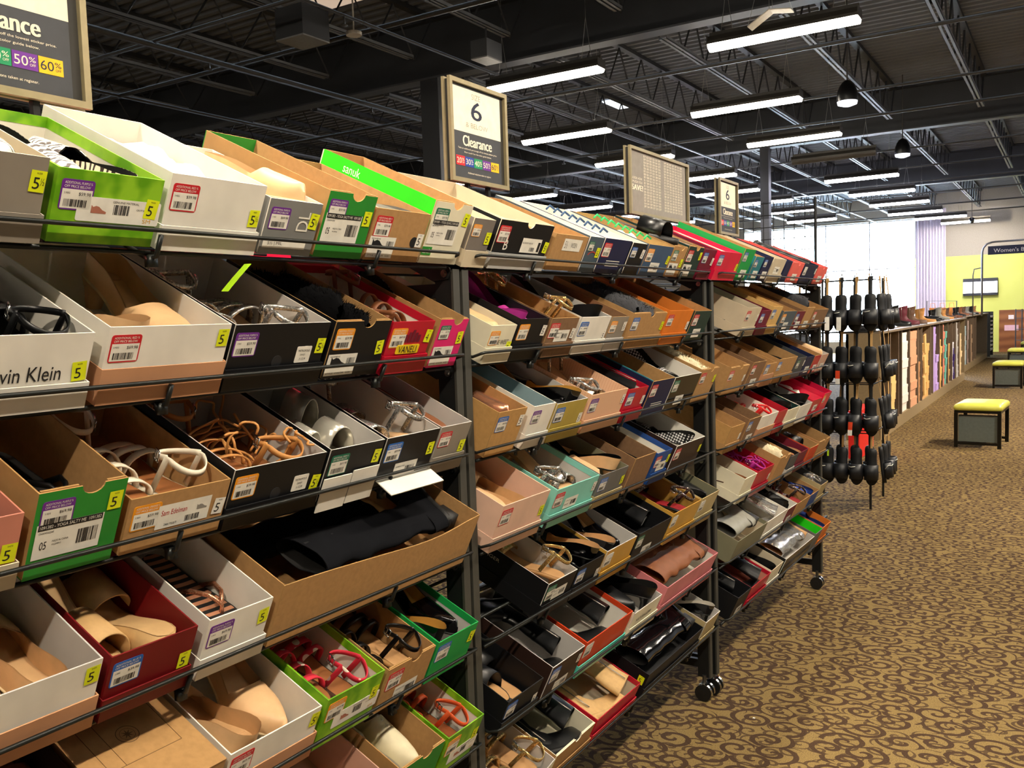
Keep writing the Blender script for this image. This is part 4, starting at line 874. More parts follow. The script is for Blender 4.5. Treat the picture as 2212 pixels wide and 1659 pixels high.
# ------------------------------------------------------------ room shell
def carpet():
    m=bpy.data.materials.new('carpet_scroll'); m.use_nodes=True; nt=m.node_tree; N=nt.nodes; Lk=nt.links; b=N['Principled BSDF']
    b.inputs['Roughness'].default_value=.95; b.inputs['Specular IOR Level'].default_value=.1
    tc=N.new('ShaderNodeTexCoord')
    def math_(op,a,bv=None):
        n=N.new('ShaderNodeMath'); n.operation=op
        for i,v in enumerate((a,bv)):
            if v is None: continue
            if isinstance(v,(int,float)): n.inputs[i].default_value=v
            else: Lk.new(v,n.inputs[i])
        return n.outputs[0]
    def vm(op,a,bv=None):
        n=N.new('ShaderNodeVectorMath'); n.operation=op; Lk.new(a,n.inputs[0])
        if bv is not None:
            if isinstance(bv,tuple): n.inputs[1].default_value=bv
            else: Lk.new(bv,n.inputs[1])
        return n.outputs[0]
    def layer(scale,off,rmax,turns,wid,seed):
        mp=N.new('ShaderNodeMapping'); mp.inputs['Location'].default_value=off; mp.inputs['Scale'].default_value=(1,1.25,1); mp.inputs['Rotation'].default_value=(0,0,.5+seed); Lk.new(tc.outputs['Object'],mp.inputs['Vector'])
        vo=N.new('ShaderNodeTexVoronoi'); vo.voronoi_dimensions='2D'; vo.inputs['Scale'].default_value=scale; vo.inputs['Randomness'].default_value=.62; Lk.new(mp.outputs[0],vo.inputs['Vector'])
        sc=vm('SCALE',mp.outputs[0]); sc.node.inputs['Scale'].default_value=scale
        d=vm('SUBTRACT',sc,vm_scaled(vo.outputs['Position'],scale,N,Lk))
        sx=N.new('ShaderNodeSeparateXYZ'); Lk.new(d,sx.inputs[0])
        r=math_('SQRT',math_('ADD',math_('MULTIPLY',sx.outputs[0],sx.outputs[0]),math_('MULTIPLY',sx.outputs[1],sx.outputs[1])))
        th=math_('DIVIDE',math_('ARCTAN2',sx.outputs[1],sx.outputs[0]),2*PI)
        cs=N.new('ShaderNodeSeparateColor'); Lk.new(vo.outputs['Color'],cs.inputs[0])
        sgn=math_('SUBTRACT',math_('MULTIPLY',math_('ROUND',cs.outputs[0]),2),1)
        ph=math_('ADD',math_('MULTIPLY',th,sgn),cs.outputs[1])
        f=math_('FRACT',math_('SUBTRACT',math_('MULTIPLY',r,turns),ph))
        band=math_('LESS_THAN',math_('ABSOLUTE',math_('SUBTRACT',f,.5)),wid)
        return math_('MULTIPLY',math_('MULTIPLY',band,math_('LESS_THAN',r,rmax)),math_('GREATER_THAN',r,.04))
    a=layer(7.4,(0,0,0),.64,2.7,.19,0); c=layer(12,(.33,.41,0),.52,2.3,.17,.9)
    a=math_('MAXIMUM',a,math_('MULTIPLY',c,.85))
    fz=N.new('ShaderNodeTexNoise'); fz.inputs['Scale'].default_value=260; Lk.new(tc.outputs['Object'],fz.inputs['Vector'])
    wv=N.new('ShaderNodeTexNoise'); wv.inputs['Scale'].default_value=3; Lk.new(tc.outputs['Object'],wv.inputs['Vector'])
    mx=N.new('ShaderNodeMix'); mx.data_type='RGBA'; Lk.new(math_('MULTIPLY',a,.92),mx.inputs['Factor']); mx.inputs['A'].default_value=lin('7f6b45'); mx.inputs['B'].default_value=lin('3f2f27')
    mx2=N.new('ShaderNodeMix'); mx2.data_type='RGBA'; mx2.blend_type='MULTIPLY'; mx2.inputs['Factor'].default_value=.75
    rp=N.new('ShaderNodeMapRange'); Lk.new(fz.outputs['Fac'],rp.inputs['Value']); rp.inputs['From Min'].default_value=.3; rp.inputs['From Max'].default_value=.7; rp.inputs['To Min'].default_value=.55; rp.inputs['To Max'].default_value=1.25
    Lk.new(mx.outputs['Result'],mx2.inputs['A']); Lk.new(rp.outputs[0],mx2.inputs['B']); Lk.new(mx2.outputs['Result'],b.inputs['Base Color'])
    bn=N.new('ShaderNodeBump'); bn.inputs['Strength'].default_value=.5; bn.inputs['Distance'].default_value=.004; Lk.new(fz.outputs['Fac'],bn.inputs['Height']); Lk.new(bn.outputs[0],b.inputs['Normal'])
    return m
def vm_scaled(sock,scale,N,Lk):
    n=N.new('ShaderNodeVectorMath'); n.operation='SCALE'; n.inputs['Scale'].default_value=scale; Lk.new(sock,n.inputs[0]); return n.outputs[0]
X0,X1,Y0,Y1,ZC=-18,4.5,-5,29.8,4.75
def plane_box(name,dims,m,**k):
    b=BM(); b.box(*dims); return struct(mk(name,b,[m]))
plane_box('floor',(X0,X1,Y0,Y1+.3,-.1,0),carpet())
dark=mat('ceiling_black','3c3e42',.55,.1,sc=4); beamm=mat('beam_grey','54565a',.5,.2,sc=5); chord=mat('joist_chord','7c8086',.5,.2,sc=10)
wallm=mat('wall_paint','8f8a80',.8)
b=BM(); per=.152; y=Y0; prof=[]
while y<Y1+.2:
    prof+=[(y,0),(y+.05,0),(y+.066,.038),(y+.136,.038)]; y+=per
b.grid([[(x,p[0],ZC+p[1]) for p in prof][::-1] for x in (X0,X1)],0)
b.box(X0,X1,Y0,Y1+.3,ZC+.05,ZC+.12)
ceil_=struct(mk('ceiling',b,[mat('deck_paint','777b84',.6,sc=3)]))
# open web joists, parented to the ceiling
JX=[-1.15-1.2*k for k in range(-4,14)]; GY=[1.4,8.15,14.95,21.9]
for xi in JX:
    segs=list(zip([Y0]+GY,GY+[Y1]))
    for ya,yb in segs:
        if yb<2: continue
        b=BM(); ya+=.12; yb-=.12; zb=4.2
        for dx in (-.035,.02): b.box(xi+dx,xi+dx+.018+.014,ya+.4,yb-.4,zb,zb+.005,1); b.box(xi+dx+(.0 if dx<0 else .027),xi+dx+.005+(.0 if dx<0 else .027),ya+.4,yb-.4,zb,zb+.035,1)
        b.box(xi-.04,xi+.04,ya,yb,ZC-.05,ZC-.002,0)
        n=int((yb-ya)/.6); st=(yb-ya)/n
        for k in range(n):
            q=ya+k*st; b.tube([(xi,q,ZC-.05),(xi,q+st/2,zb+.01)],.011,4,0,False); b.tube([(xi,q+st/2,zb+.01),(xi,q+st,ZC-.05)],.011,4,0,False)
        mk('joist',b,[dark,chord],ceil_)
for gy in GY:
    b=BM(); b.box(X0,X1,gy-.008,gy+.008,4.12,ZC-.01); b.box(X0,X1,gy-.09,gy+.09,4.10,4.12,1); b.box(X0,X1,gy-.09,gy+.09,ZC-.03,ZC-.01); mk('girder',b,[dark,beamm],ceil_)
# pipes and conduits
pm=mat('pipe_grey','4a4846',.5,.2)
k=0
for y,z,r in ((5.2,3.98,.018),(6.3,4.05,.022),(9.2,4.0,.02),(11.3,3.98,.016),(13.2,4.05,.02),(16.0,4.0,.016),(18.2,4.0,.016),(20.4,4.0,.016),(22.6,4.0,.016),(25.5,4.0,.02),(28,4.0,.02)):
    b=BM(); b.tube([(X0,y,z),(X1,y,z)],r,6); mk('pipe',b.mesh('pipe',True),[pm],ceil_)
for x,z,r in ((-6.9,3.95,.03),(-9.0,4.05,.02),(-12.3,4.0,.02),(-5.2,4.02,.014)):
    b=BM(); b.tube([(x,Y0,z),(x,Y1,z)],r,6)
    for y in [3.5+2.3*i for i in range(11)]: b.tube([(x,y,z),(x,y,z-.08)],.01,5); b.tube([(x,y,z-.085),(x,y,z-.08)],.03,8)
    mk('sprinkler_pipe',b.mesh('sprinkler_pipe',True),[pm],ceil_)
# columns
for i,(x,y) in enumerate(((-6.05,8.2),(-4.36,15.0),(-10.6,15))):
    b=BM(); hwd=.12 if i==0 else .07; b.box(x-hwd,x+hwd,y-hwd,y+hwd,0,2.95,1); b.box(x-hwd,x+hwd,y-hwd,y+hwd,2.95,4.1,0); struct(mk('trim_%d'%(i+1),b,[dark,mat('column_grey','6d7076',.6)]))
# walls
plane_box('wall_back',(X0,X1,Y0-.2,Y0,0,ZC+.1),wallm); plane_box('wall_left',(X0-.2,X0,Y0,Y1+.3,0,ZC+.1),mat('wall_dark','5a5854',.8)); plane_box('wall_right',(X1,X1+.2,Y0,Y1+.3,0,ZC+.1),wallm)
WX0,WX1,WZ0,WZ1=-9.4,-4.12,.35,4.08
b=BM(); b.box(X0,WX0,Y1,Y1+.2,0,ZC+.1,0); b.box(WX0,WX1,Y1,Y1+.2,0,WZ0,0); b.box(WX0,WX1,Y1,Y1+.2,WZ1,ZC+.1,0); b.box(WX1,X1,Y1,Y1+.2,2.86,ZC+.1,0); b.box(WX1,X1,Y1,Y1+.2,0,2.86,1)
endw=struct(mk('wall_end',b,[mat('wall_taupe','a8a296',.8),mat('wall_lime','d2da78',.8,sc=2,c2='cdd670')]))
b=BM()
for k in range(5): x=WX0+(WX1-WX0)*k/4; b.box(x-.018,x+.018,Y1+.02,Y1+.08,WZ0,WZ1)
for z in (WZ0+.03,2.6,WZ1-.03): b.box(WX0,WX1,Y1+.02,Y1+.08,z-.018,z+.018)
win=struct(mk('window_1',b,[mat('window_alu','dfe6ea',.4,.4)]))
gm=bpy.data.materials.new('window_glass'); gm.use_nodes=True; nn=gm.node_tree.nodes; nn.clear(); oo=nn.new('ShaderNodeOutputMaterial'); tr=nn.new('ShaderNodeBsdfTransparent'); gl=nn.new('ShaderNodeBsdfGlossy'); gl.inputs['Roughness'].default_value=.02; mxs=nn.new('ShaderNodeMixShader'); mxs.inputs[0].default_value=.06
gm.node_tree.links.new(tr.outputs[0],mxs.inputs[1]); gm.node_tree.links.new(gl.outputs[0],mxs.inputs[2]); gm.node_tree.links.new(mxs.outputs[0],oo.inputs[0])
b=BM(); b.box(WX0,WX1,Y1+.06,Y1+.066,WZ0,WZ1); mk('glass_pane',b,[gm],win)
b=BM(); b.box(-40,20,Y1+.4,Y1+30,-.2,-.1); struct(mk('ground_outside',b,[mat('concrete_pale','d8d8d4',.9)]))
# curtain
b=BM(); n=60; rows=[[( -4.08+.82*i/n, Y1-.16+.05*math.sin(i*1.05)+.02*math.sin(i*2.3),z) for i in range(n+1)] for z in (.02,1.5,3.2,4.3)]
b.grid(rows,0); b.grid([[(p[0],p[1]+.004,p[2]) for p in r][::-1] for r in rows],0)
o=mk('curtain',b.mesh('curtain',True),[mat('curtain_lilac','dad4e6',.85)]); tag(o,'pale lilac floor length curtain gathered beside the bright window','curtain')
# wood paneling on end wall
b=BM(); b.box(-1.86,X1-.05,Y1-.045,Y1-.012,0.0,1.22)
for k in range(9): b.box(-1.86,X1-.05,Y1-.051,Y1-.045,.15+k*.12,.262+k*.12)
o=mk('wood_panel',b,[mat('wood_slat','9a6238',.5,kind='wood',c2='7a4826')]); tag(o,'orange brown horizontal wood slat paneling on the far wall','wall panel')
# wall screen
b=BM(); b.box(-2.80,-1.90,Y1-.14,Y1-.005,1.67,2.17,0); b.box(-2.80,-1.90,Y1-.15,Y1-.14,1.74,2.07,1); o=mk('light_box',b,[mat('lb_frame','1e2636',.5),mat('lb_face','fbfbff',.5,emit=1.6)]); tag(o,'white glowing light box with dark edges on the lime wall','light box')
ordn=lambda n:['first','second','third','fourth','fifth','sixth','seventh','eighth','ninth','tenth','eleventh','twelfth','thirteenth','fourteenth','fifteenth'][n]
# ------------------------------------------------------------ ceiling strip lights
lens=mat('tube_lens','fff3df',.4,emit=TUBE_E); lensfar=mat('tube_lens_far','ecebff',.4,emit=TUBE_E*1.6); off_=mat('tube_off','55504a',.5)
hous=mat('fixture_metal','4a4742',.4,.4)
def hb():
    b=BM(); b.grid([[(x,-.075,.005),(x,-.075,.03),(x,-.05,.075),(x,.05,.075),(x,.075,.03),(x,.075,.005)] for x in (0,1.22)],0)
    b.box(-.006,.0,-.077,.077,.0,.078); b.box(1.22,1.226,-.077,.077,0,.078); b.box(0,1.22,-.01,.01,.075,.115); return b.mesh('housing')
def lb():
    b=BM(); n=8; b.grid([[(x,.07*math.cos(PI+PI*k/n),.01+.055*math.sin(PI+PI*k/n)) for k in range(n+1)] for x in (0,1.22)],0)
    for x,s in ((0,1),(1.22,-1)):
        m=len(b.v); b.v+=[(x,.07*math.cos(PI+PI*k/n),.01+.055*math.sin(PI+PI*k/n)) for k in range(n+1)]; b.face(range(m,m+n+1))
    return b.mesh('lens')
def wb():
    b=BM()
    for x in (.15,1.07):
        for s in (-.05,.05): b.tube([(x+s,0,.11),(x,0,.48)],.0025,4); b.tube([(x,0,.48),(x,0,1.02)],.0025,4)
    return b.mesh('hanger')
HM,LM,WM=hb(),lb(),wb()
FIX=[('first',-2.68,7.62,1),('first',-4.93,7.6,1),('first',-6.06,10.1,1),('x',-3.74,10.02,1),('x',-3.82,12.35,1),('off',-3.73,14.3,0),('x',-3.82,16.85,1),('x',-3.9,19.3,1),('x',-3.93,21.6,1),('x',-3.95,24.1,1),('x',-3.6,26.0,1),('x',-3.2,28.0,1),
 ('x',-6.14,12.35,1),('x',-6.0,14.75,1),('x',-6.26,16.9,1),('x',-6.2,19.05,1),('x',-6.33,21.45,1),('x',-6.38,23.9,1),('x',-9.4,14.7,1),('x',-9.42,17.1,1),('x',-9.33,19.2,1),('x',-9.3,21.6,1),('x',-9.2,12.3,1),
 ('n',-2.0,4.9,1),('n',-.2,-.6,1),('n',-2.0,2.3,1),('n',-.1,1.9,1),('n',-.1,4.4,1),('n',.2,7.2,1),('n',2.4,2.0,1),('n',1.8,7.5,1),('n',.6,10.5,1),('n',.6,14,1),('n',.6,18,1),('n',.6,23,1),('n',-2.2,-.4,1),('n',-7.2,1.2,1),('n',-10.5,2.2,1),('n',-10.5,-1.5,1),('n',-14,4.0,1),('n',-5.5,-1.5,1)]  # fixtures out of view, added to light near rack, far aisle and left ceiling
cnt={}
for i,(kk,x,y,on) in enumerate(FIX):
    col_='aisle' if x>-4.5 and x<-1 else ('left row' if x<-8 else ('middle row' if x<-4.5 else 'right row'))
    cnt[col_]=cnt.get(col_,0)+1
    lab='%s suspended strip light with %s tube, %s fixture of the %s%s'%('lit' if on else 'unlit dark','glowing white' if on else 'dead grey',ordn(cnt[col_]-1),col_,' row' if 'row' not in col_ else '')
    r=empty('strip_light',(x,y,3.72),(0,0,0),lab,'ceiling light','suspended strip lights')
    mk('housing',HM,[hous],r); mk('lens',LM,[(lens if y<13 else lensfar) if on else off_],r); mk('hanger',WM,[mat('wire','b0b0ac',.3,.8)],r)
# dome pendants
for i,(x,y) in enumerate(((-2.06,10.1),(-2.12,14.1))):
    r=empty('pendant_lamp',(x,y,3.62),label='%s black dome pendant lamp with pale rim under the dark ceiling'%['larger, nearer','smaller, farther'][i],cat='pendant lamp',group='dome pendants')
    b=BM(); b.grid([[(rr*math.cos(2*PI*k/20),rr*math.sin(2*PI*k/20),z) for k in range(20)] for rr,z in ((.105,0),(.108,.05),(.10,.1),(.078,.16),(.05,.2),(.02,.22))],0,closed=True); mk('shade',b.mesh('shade',True),[mat('pendant_black','0c0c10',.35)],r)
    b=BM(); b.tube([(0,0,.22),(0,0,1.12)],.008,6); mk('stem',b,[pm],r)
    b=BM(); b.grid([[(rr*math.cos(2*PI*k/20),rr*math.sin(2*PI*k/20),z) for k in range(20)] for rr,z in ((.104,0),(.098,-.03),(.04,-.05),(.001,-.052))],0,closed=True); mk('diffuser',b.mesh('diffuser',True),[mat('pendant_glow','eef2ff',.5,emit=2.0)],r)
# ceiling gadgets
for nm,lab,cat,loc,dim,mm in (('loudspeaker','black box loudspeaker hanging from dark ceiling joists','loudspeaker',(-5.68,5.80,3.9),(.16,.16,.16),(dark,mat('grille_grey','8a8a88',.6))),('junction_box','grey metal control box hung near a ceiling girder','control box',(-4.71,7.21,3.88),(.09,.13,.1),(beamm,mat('grille_grey','8a8a88',.6)))):
    b=BM(); dx,dy,dz=dim; b.box(-dx,dx,-dy,dy,0,dz*1.6); b.box(-dx,dx,-dy,dy,-.012,0,1); b.tube([(0,0,dz*1.6),(0,0,.29)],.01,5); tag(mk(nm,b,list(mm),None,loc),lab,cat)
b=BM(); b.tube([(0,0,0),(0,0,.03)],.07,16); b.tube([(0,0,.03),(0,0,.7)],.008,5); tag(mk('ceiling_sensor',b,[mat('sensor_white','cfc6b8',.5)],None,(-5.45,6.2,4.0)),'small round white disc hanging right of the loudspeaker','sensor')
for i,(x,y,sx,sy) in enumerate(((-6.35,7.0,.28,.16),(-6.08,13.0,.12,.3))):
    b=BM(); b.box(x-sx,x+sx,y-sy,y+sy,ZC-.03,ZC-.01); tag(mk('skylight_panel',b,[mat('skylight_%d'%i,['d8bfa8','eaf2fa'][i],.5,emit=[.75,2.2][i])]),['large dim beige skylight panel in ceiling at top edge of view','small bright white skylight panel amid the strip lights'][i],'skylight')
# hanging triangular sign holder over the first light
r=empty('hanging_sign_frame',(-2.02,7.15,3.66),label='small white angled sign holder hanging in front of the nearest strip light',cat='sign holder')
b=BM(); b.ribbon([(-.17,0,0),(0,0,.10),(.16,0,.075)],(0,1,0),.12,.008); mk('holder',b,[mat('holder_white','f2ead8',.5)],r)
b=BM()
for p in ((-.17,-.05,0),(0,-.05,.1),(.0,.05,.1),(.16,.05,.075)): b.tube([p,(-.02,0,.6)],.002,4)
mk('wire',b,[mat('wire','b0b0ac',.3,.8)],r)
# ------------------------------------------------------------ signs on the racks
fr=mat('sign_frame','9c9070',.4,.3); panel_dark=mat('sign_dark','3b3d42',.55); cream=mat('sign_cream','f2e6cc',.6); greytx=mat('sign_grey','a59c8c',.6); navytx=mat('sign_navy','16203a',.6)
sq=[mat('sq_red','d8242c',.5),mat('sq_blue','1c3f9c',.5),mat('sq_green','0c8a58',.5),mat('sq_purple','6a2a90',.5),mat('sq_yellow','f2b90c',.5)]
def sign(loc,w,h,kind,label,tilt=0):
    r=empty('rack_sign',loc,(0,0,tilt),label,'sign','clearance rack signs')
    b=BM(); f=.012
    for dx,t in ((0,.010),(-.022,.008)):
        b.box(dx-t,dx,0,f,0,h); b.box(dx-t,dx,w-f,w,0,h); b.box(dx-t,dx,f,w-f,0,f); b.box(dx-t,dx,f,w-f,h-f,h)
    mk('frame',b,[fr],r)
    b=BM(); b.box(-.022,-.010,f*.5,w-f*.5,f*.5,h-f*.5); mk('backing',b,[mat('backing_dark','2a2824',.6)],r)
    b=BM(); b.box(-.024,-.012,w*.32-.006,w*.32+.006,-.24,0); b.box(-.024,-.012,w*.68-.006,w*.68+.006,-.24,0); mk('stem',b,[steel],r)
    x=-.008; b=BM(); iw=w-.024-.02
    if kind=='size':
        b.box(-.0095,-.008,.014,w-.03,.012,h-.012,1); u0=.014; u1=w-.03; H1=h-.012
        rect(b,u0,h*.50,u1,h*.93,x+.0004,0); y=x+.0008; W_=u1-u0
        text(b,'SIZE',u0+W_*.40,h*.84,u0+W_*.58,h*.895,y,2); [text(b,'6',u0+W_*.385+dd,h*.64,u0+W_*.60+dd,h*.825,y+dd*.02,3) for dd in (-.0012,0,.0012)]; text(b,'& BELOW',u0+W_*.27,h*.555,u0+W_*.72,h*.605,y,2)
        for dd in (-.0014,-.0007,0,.0007,.0014): text(b,'Clearance',u0+W_*.2+dd,h*.365,u0+W_*.79+dd,h*.47,y+dd*.02+.0002,0)
        text(b,'Take an additional percentage off the lowest sticker price.',u0+W_*.10,h*.325,u0+W_*.90,h*.345,y,0); text(b,'How much? See the color guide below.',u0+W_*.22,h*.29,u0+W_*.78,h*.31,y,0)
        for k,t in enumerate(('20','30','40','50','60')):
            a=u0+W_*(.055+.178*k); e=a+W_*.172; rect(b,a,h*.165,e,h*.26,y,4+k); text(b,t,a+W_*.012,h*.185,a+W_*.105,h*.24,y+.0004,0 if k<4 else 3); text(b,'%',a+W_*.112,h*.21,a+W_*.158,h*.24,y+.0004,0 if k<4 else 3); text(b,'OFF',a+W_*.116,h*.187,a+W_*.156,h*.202,y+.0004,0 if k<4 else 3)
        text(b,'Additional reductions taken at register.',u0+W_*.28,h*.09,u0+W_*.76,h*.112,y,0)
        mk('poster',b,[cream,panel_dark,greytx,navytx]+sq,r)
    else:
        b.box(-.0095,-.008,.014,w-.03,.012,h-.012,1); y=x+.0006; u0=.014; W_=w-.044
        text(b,'LOOK HOW',u0+W_*.03,h*.53,u0+W_*.19,h*.565,y,0); text(b,'MUCH YOU',u0+W_*.03,h*.475,u0+W_*.19,h*.51,y,0)
        [text(b,'SAVE!',u0+W_*.02+dd,h*.37,u0+W_*.20+dd,h*.45,y+dd*.02,0) for dd in (-.002,-.001,0,.001)]
        rr=random.Random(2)
        for rw in range(18):
            for cc in range(14):
                if cc in(6,): continue
                a=u0+W_*(.22+.052*cc); z=h*(.90-.044*rw); text(b,'$%02d'%rr.randint(10,99),a,z-.0046,a+W_*.038,z+.0046,y,0)
        mk('poster',b,[mat('sign_lite','f6ead2',.5),mat('sign_tan','8f8880',.6)],r)
sign((-1.45,.67,1.835),.292,.285,'size','grey framed clearance sign cut by the top left picture edge')
sign((-1.45,2.032,1.835),.29,.283,'size','framed size 6 clearance sign standing on the middle rack, nearest whole one')
sign((-1.45,3.205,1.838),.62,.262,'list','wide framed price list sign on the farthest rack')
sign((-1.45,4.235,1.825),.28,.27,'size','small framed size 6 sign beyond the wide price list sign')
# wire grid standing behind the farthest rack
b=BM()
for k in range(9): b.tube([(-1.98+.068*k,6.05,1.2),(-1.98+.068*k,6.05,2.17)],.0028,4)
for k in range(13): b.tube([(-1.98,6.05,1.2+.08*k),(-1.436,6.05,1.2+.08*k)],.0028,4)
for x in (-1.98,-1.436): b.tube([(x,6.05,0),(x,6.05,2.17)],.01,6)
for x in (-1.98,-1.436): b.tube([(x,5.85,.01),(x,6.3,.01)],.01,6)
tag(mk('wire_grid_panel',b,[rubber]),'tall black wire grid panel rising behind the farthest rack','grid panel')

# housings added around the spot lamps, no such fixtures seen
for i,(a,t_,pw) in enumerate(SPOTS):
    d=(Vector(t_)-Vector(a)).normalized(); b=BM()
    u=d.orthogonal().normalized(); v=d.cross(u)
    for rr in (.062,.056):
        b.grid([[tuple(u*math.cos(2*PI*k/16)*rr+v*math.sin(2*PI*k/16)*rr+d*z) for k in range(16)] for z in ((-.09,.03) if rr>.06 else (.03,-.085))],0,closed=True)
    m=len(b.v); b.v+=[tuple(u*math.cos(2*PI*k/16)*.062+v*math.sin(2*PI*k/16)*.062-d*.09) for k in range(16)]; b.face(range(m,m+16))
    b.tube([tuple(-d*.08),(-d.x*.08,-d.y*.08,4.74-a[2])],.008,6)
    tag(mk('added_spotlight',b,[mat('pendant_black','0c0c10',.35)],None,a),'added black spotlight housing on a ceiling stem, %s of the row'%ordn(i),'spotlight','added spotlights')
# ------------------------------------------------------------ slide sandal stand
st=empty('sandal_stand',(-1.42,6.95,0),(0,0,0),'black wire four-tier stand hung with black slide sandals','display stand')
b=BM()
for x in (-.24,.20):
    for y in (-.25,.25): b.tube([(x,y,0),(x,y,1.66)],.009,6)
for k in range(7): b.tube([(-.24,-.25+.083*k,.02),(-.24,-.25+.083*k,1.66)],.003,4)
for k in range(20): b.tube([(-.24,-.25,.04+.085*k),(-.24,.25,.04+.085*k)],.003,4)
mk('frame',b,[rubber],st)
TZ=[1.64,1.27,.90,.55]
for z in TZ:
    b=BM()
    for y in (-.28,-.135): b.tube([(-.28,y,z),(.22,y,z)],.004,5)
    b.tube([(-.28,-.28,z),(-.28,.25,z)],.004,5); b.tube([(.22,-.28,z),(.22,.25,z)],.004,5)
    mk('hanging_bar',b,[rubber],st)
sl_black=mat('slide_foam','121316',.6); sl_band=mat('slide_band','1b1d22',.45); white_s=mat('stripe_white','e8e6de',.5); hangm=mat('hanger_kraft','c29a62',.8); swtag=mat('hangtag_orange','e0451c',.5); neon=mat('neon','c8f020',.5)
SLS=sole(.004,.02,0,.004,True,-.018).mesh('sole',True,True)
b=BM(); b.ribbon([(t[0],t[1],t[2]) for t in arc(.64,.006,.055,n=14,off=.005)],(1,0,0),.095,.006); BAND=b.mesh('band',True)
b=BM()
for k in range(3): b.ribbon([(t[0]-.03+.03*k,t[1],t[2]+.004) for t in arc(.64,.006,.055,n=14,off=.006)[1:8]],(1,0,0),.010,.002)
STR=b.mesh('stripes',True)
b=BM(); b.ribbon([(.60*SL,-.050,.01),(.5*SL,-.048,.035),(.52*SL,-.03,.058),(.5*SL,0,.064)],(1,0,0),.004,.003); SWO=b.mesh('piping',True)
b=BM(); b.box(-.085,.0,-.008,.008,.0,.003); b.box(-.11,-.08,-.012,.012,0,.003); b.tube([(-.105,0,.002),(-.125,0,.002),(-.13,0,.014),(-.115,0,.02)],.003,4); HG=b.mesh('hanger')
b=BM(); b.box(0,.05,-.016,.016,0,.001,1); b.box(.05,.085,-.016,.016,0,.001,0); HT=b.mesh('hang_tag')
posn=['far left','second from left','third from left','fourth from left','fifth from left','sixth from left','at right','far right']
tn=['top','second','third','bottom']; cnts=0
for ti,z in enumerate(TZ):
    for side in (0,1,2,3):
        n={0:6,1:2,2:3,3:5}[side]
        for k in range(n):
            if side==3: x=-.22+.10*k; y=-.17; yaw=-PI/2+random.uniform(-.25,.25)
            elif side==0: x=-.27+.098*k; y=-.315; yaw=-PI/2+random.uniform(-.25,.25)
            elif side==1: x=-.31; y=-.16+.2*k; yaw=PI+random.uniform(-.2,.2)
            else: x=.262; y=-.20+.15*k; yaw=random.uniform(-.3,.2)
            # hang heel-up: local x (toe) -> down, local z -> outward yaw
            out=Vector((math.cos(yaw),math.sin(yaw),0)); dn=Vector((0,0,-1)); yy=out.cross(dn)
            dn=(dn+out*random.uniform(.0,.16)).normalized(); out2=dn.cross(yy).normalized(); 
            if out2.dot(out)<0: out2=-out2
            Mx=Matrix((dn,out2.cross(dn),out2)).transposed().to_4x4(); Mx.translation=Vector((-1.42+x,6.95+y,z-.10))
            sd=['front','left','right','inner'][side]
            stripes_=(side==1) or (side==0 and k==0)
            lab='black %sslide sandal hanging on %s side of stand, %s tier, %s'%('three-stripe ' if stripes_ else '',sd,tn[ti],['leftmost','second from left','third from left','third from right','second from right','rightmost'][k] if side in(0,3) else ['nearest','middle','deepest'][k])
            r=empty('slide_sandal',label=lab,cat='sandal',group='slide sandals on the wire stand'); r.matrix_world=Mx@Matrix.Diagonal((1.12,.98,1,1))
            mk('sole',SLS,[sl_black],r); mk('band',BAND,[sl_band],r); mk('hanger',HG,[hangm if (k+ti)%2==0 or side==2 else rubber],r)
            if stripes_: mk('stripes',STR,[white_s],r)
            elif (k+ti)%2: mk('piping',SWO,[white_s],r)
            if (ti,side,k) in((0,0,2),(0,0,3),(1,0,3),(2,0,4),(1,1,0)): mk('hang_tag',HT,[white_s,swtag if ti else white_s],r,(.15,0,.08))
            if ti==3 and k in(1,2) and side==0: bb=BM(); bb.box(.02,.06,-.006,.006,.009,.011); mk('size_patch',bb,[neon],r)
# ------------------------------------------------------------ long display wall with stacked boxes
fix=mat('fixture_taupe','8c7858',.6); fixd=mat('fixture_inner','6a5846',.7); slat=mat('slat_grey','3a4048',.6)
def wall_unit(y0,y1,x,label,divs,endpanel=True):
    r=empty('display_wall',(x,y0,0),label=label,cat='display fixture'); W_=y1-y0
    b=BM(); b.box(-.36,0,0,W_,0,.135); mk('base',b,[fix],r)
    b=BM(); b.box(-.40,.03,0,W_,1.155,1.18); mk('countertop',b,[mat('counter_brown','7a6a58',.4)],r)
    b=BM(); b.box(-.36,-.33,0,W_,.135,1.155); mk('back_panel',b,[fixd],r)
    for d in divs: b=BM(); b.box(-.33,0,d-y0-.018,d-y0+.018,.135,1.155); mk('divider',b,[fixd],r)
    b=BM(); b.box(-.36,0,0,.025,.135,1.155); b.box(-.36,0,W_-.03,W_,.135,1.155); mk('end_panel',b,[fix],r)
    return r
divs1=[10.86,11.42,11.66,12.28,13.0,13.36,14.25,14.5,15.25,15.65,16.35,16.95,17.5,18.1,18.98-.04]
wall_unit(10.25,19.0,-1.76,'long low brown display wall holding stacked shoe boxes',divs1[:-1])
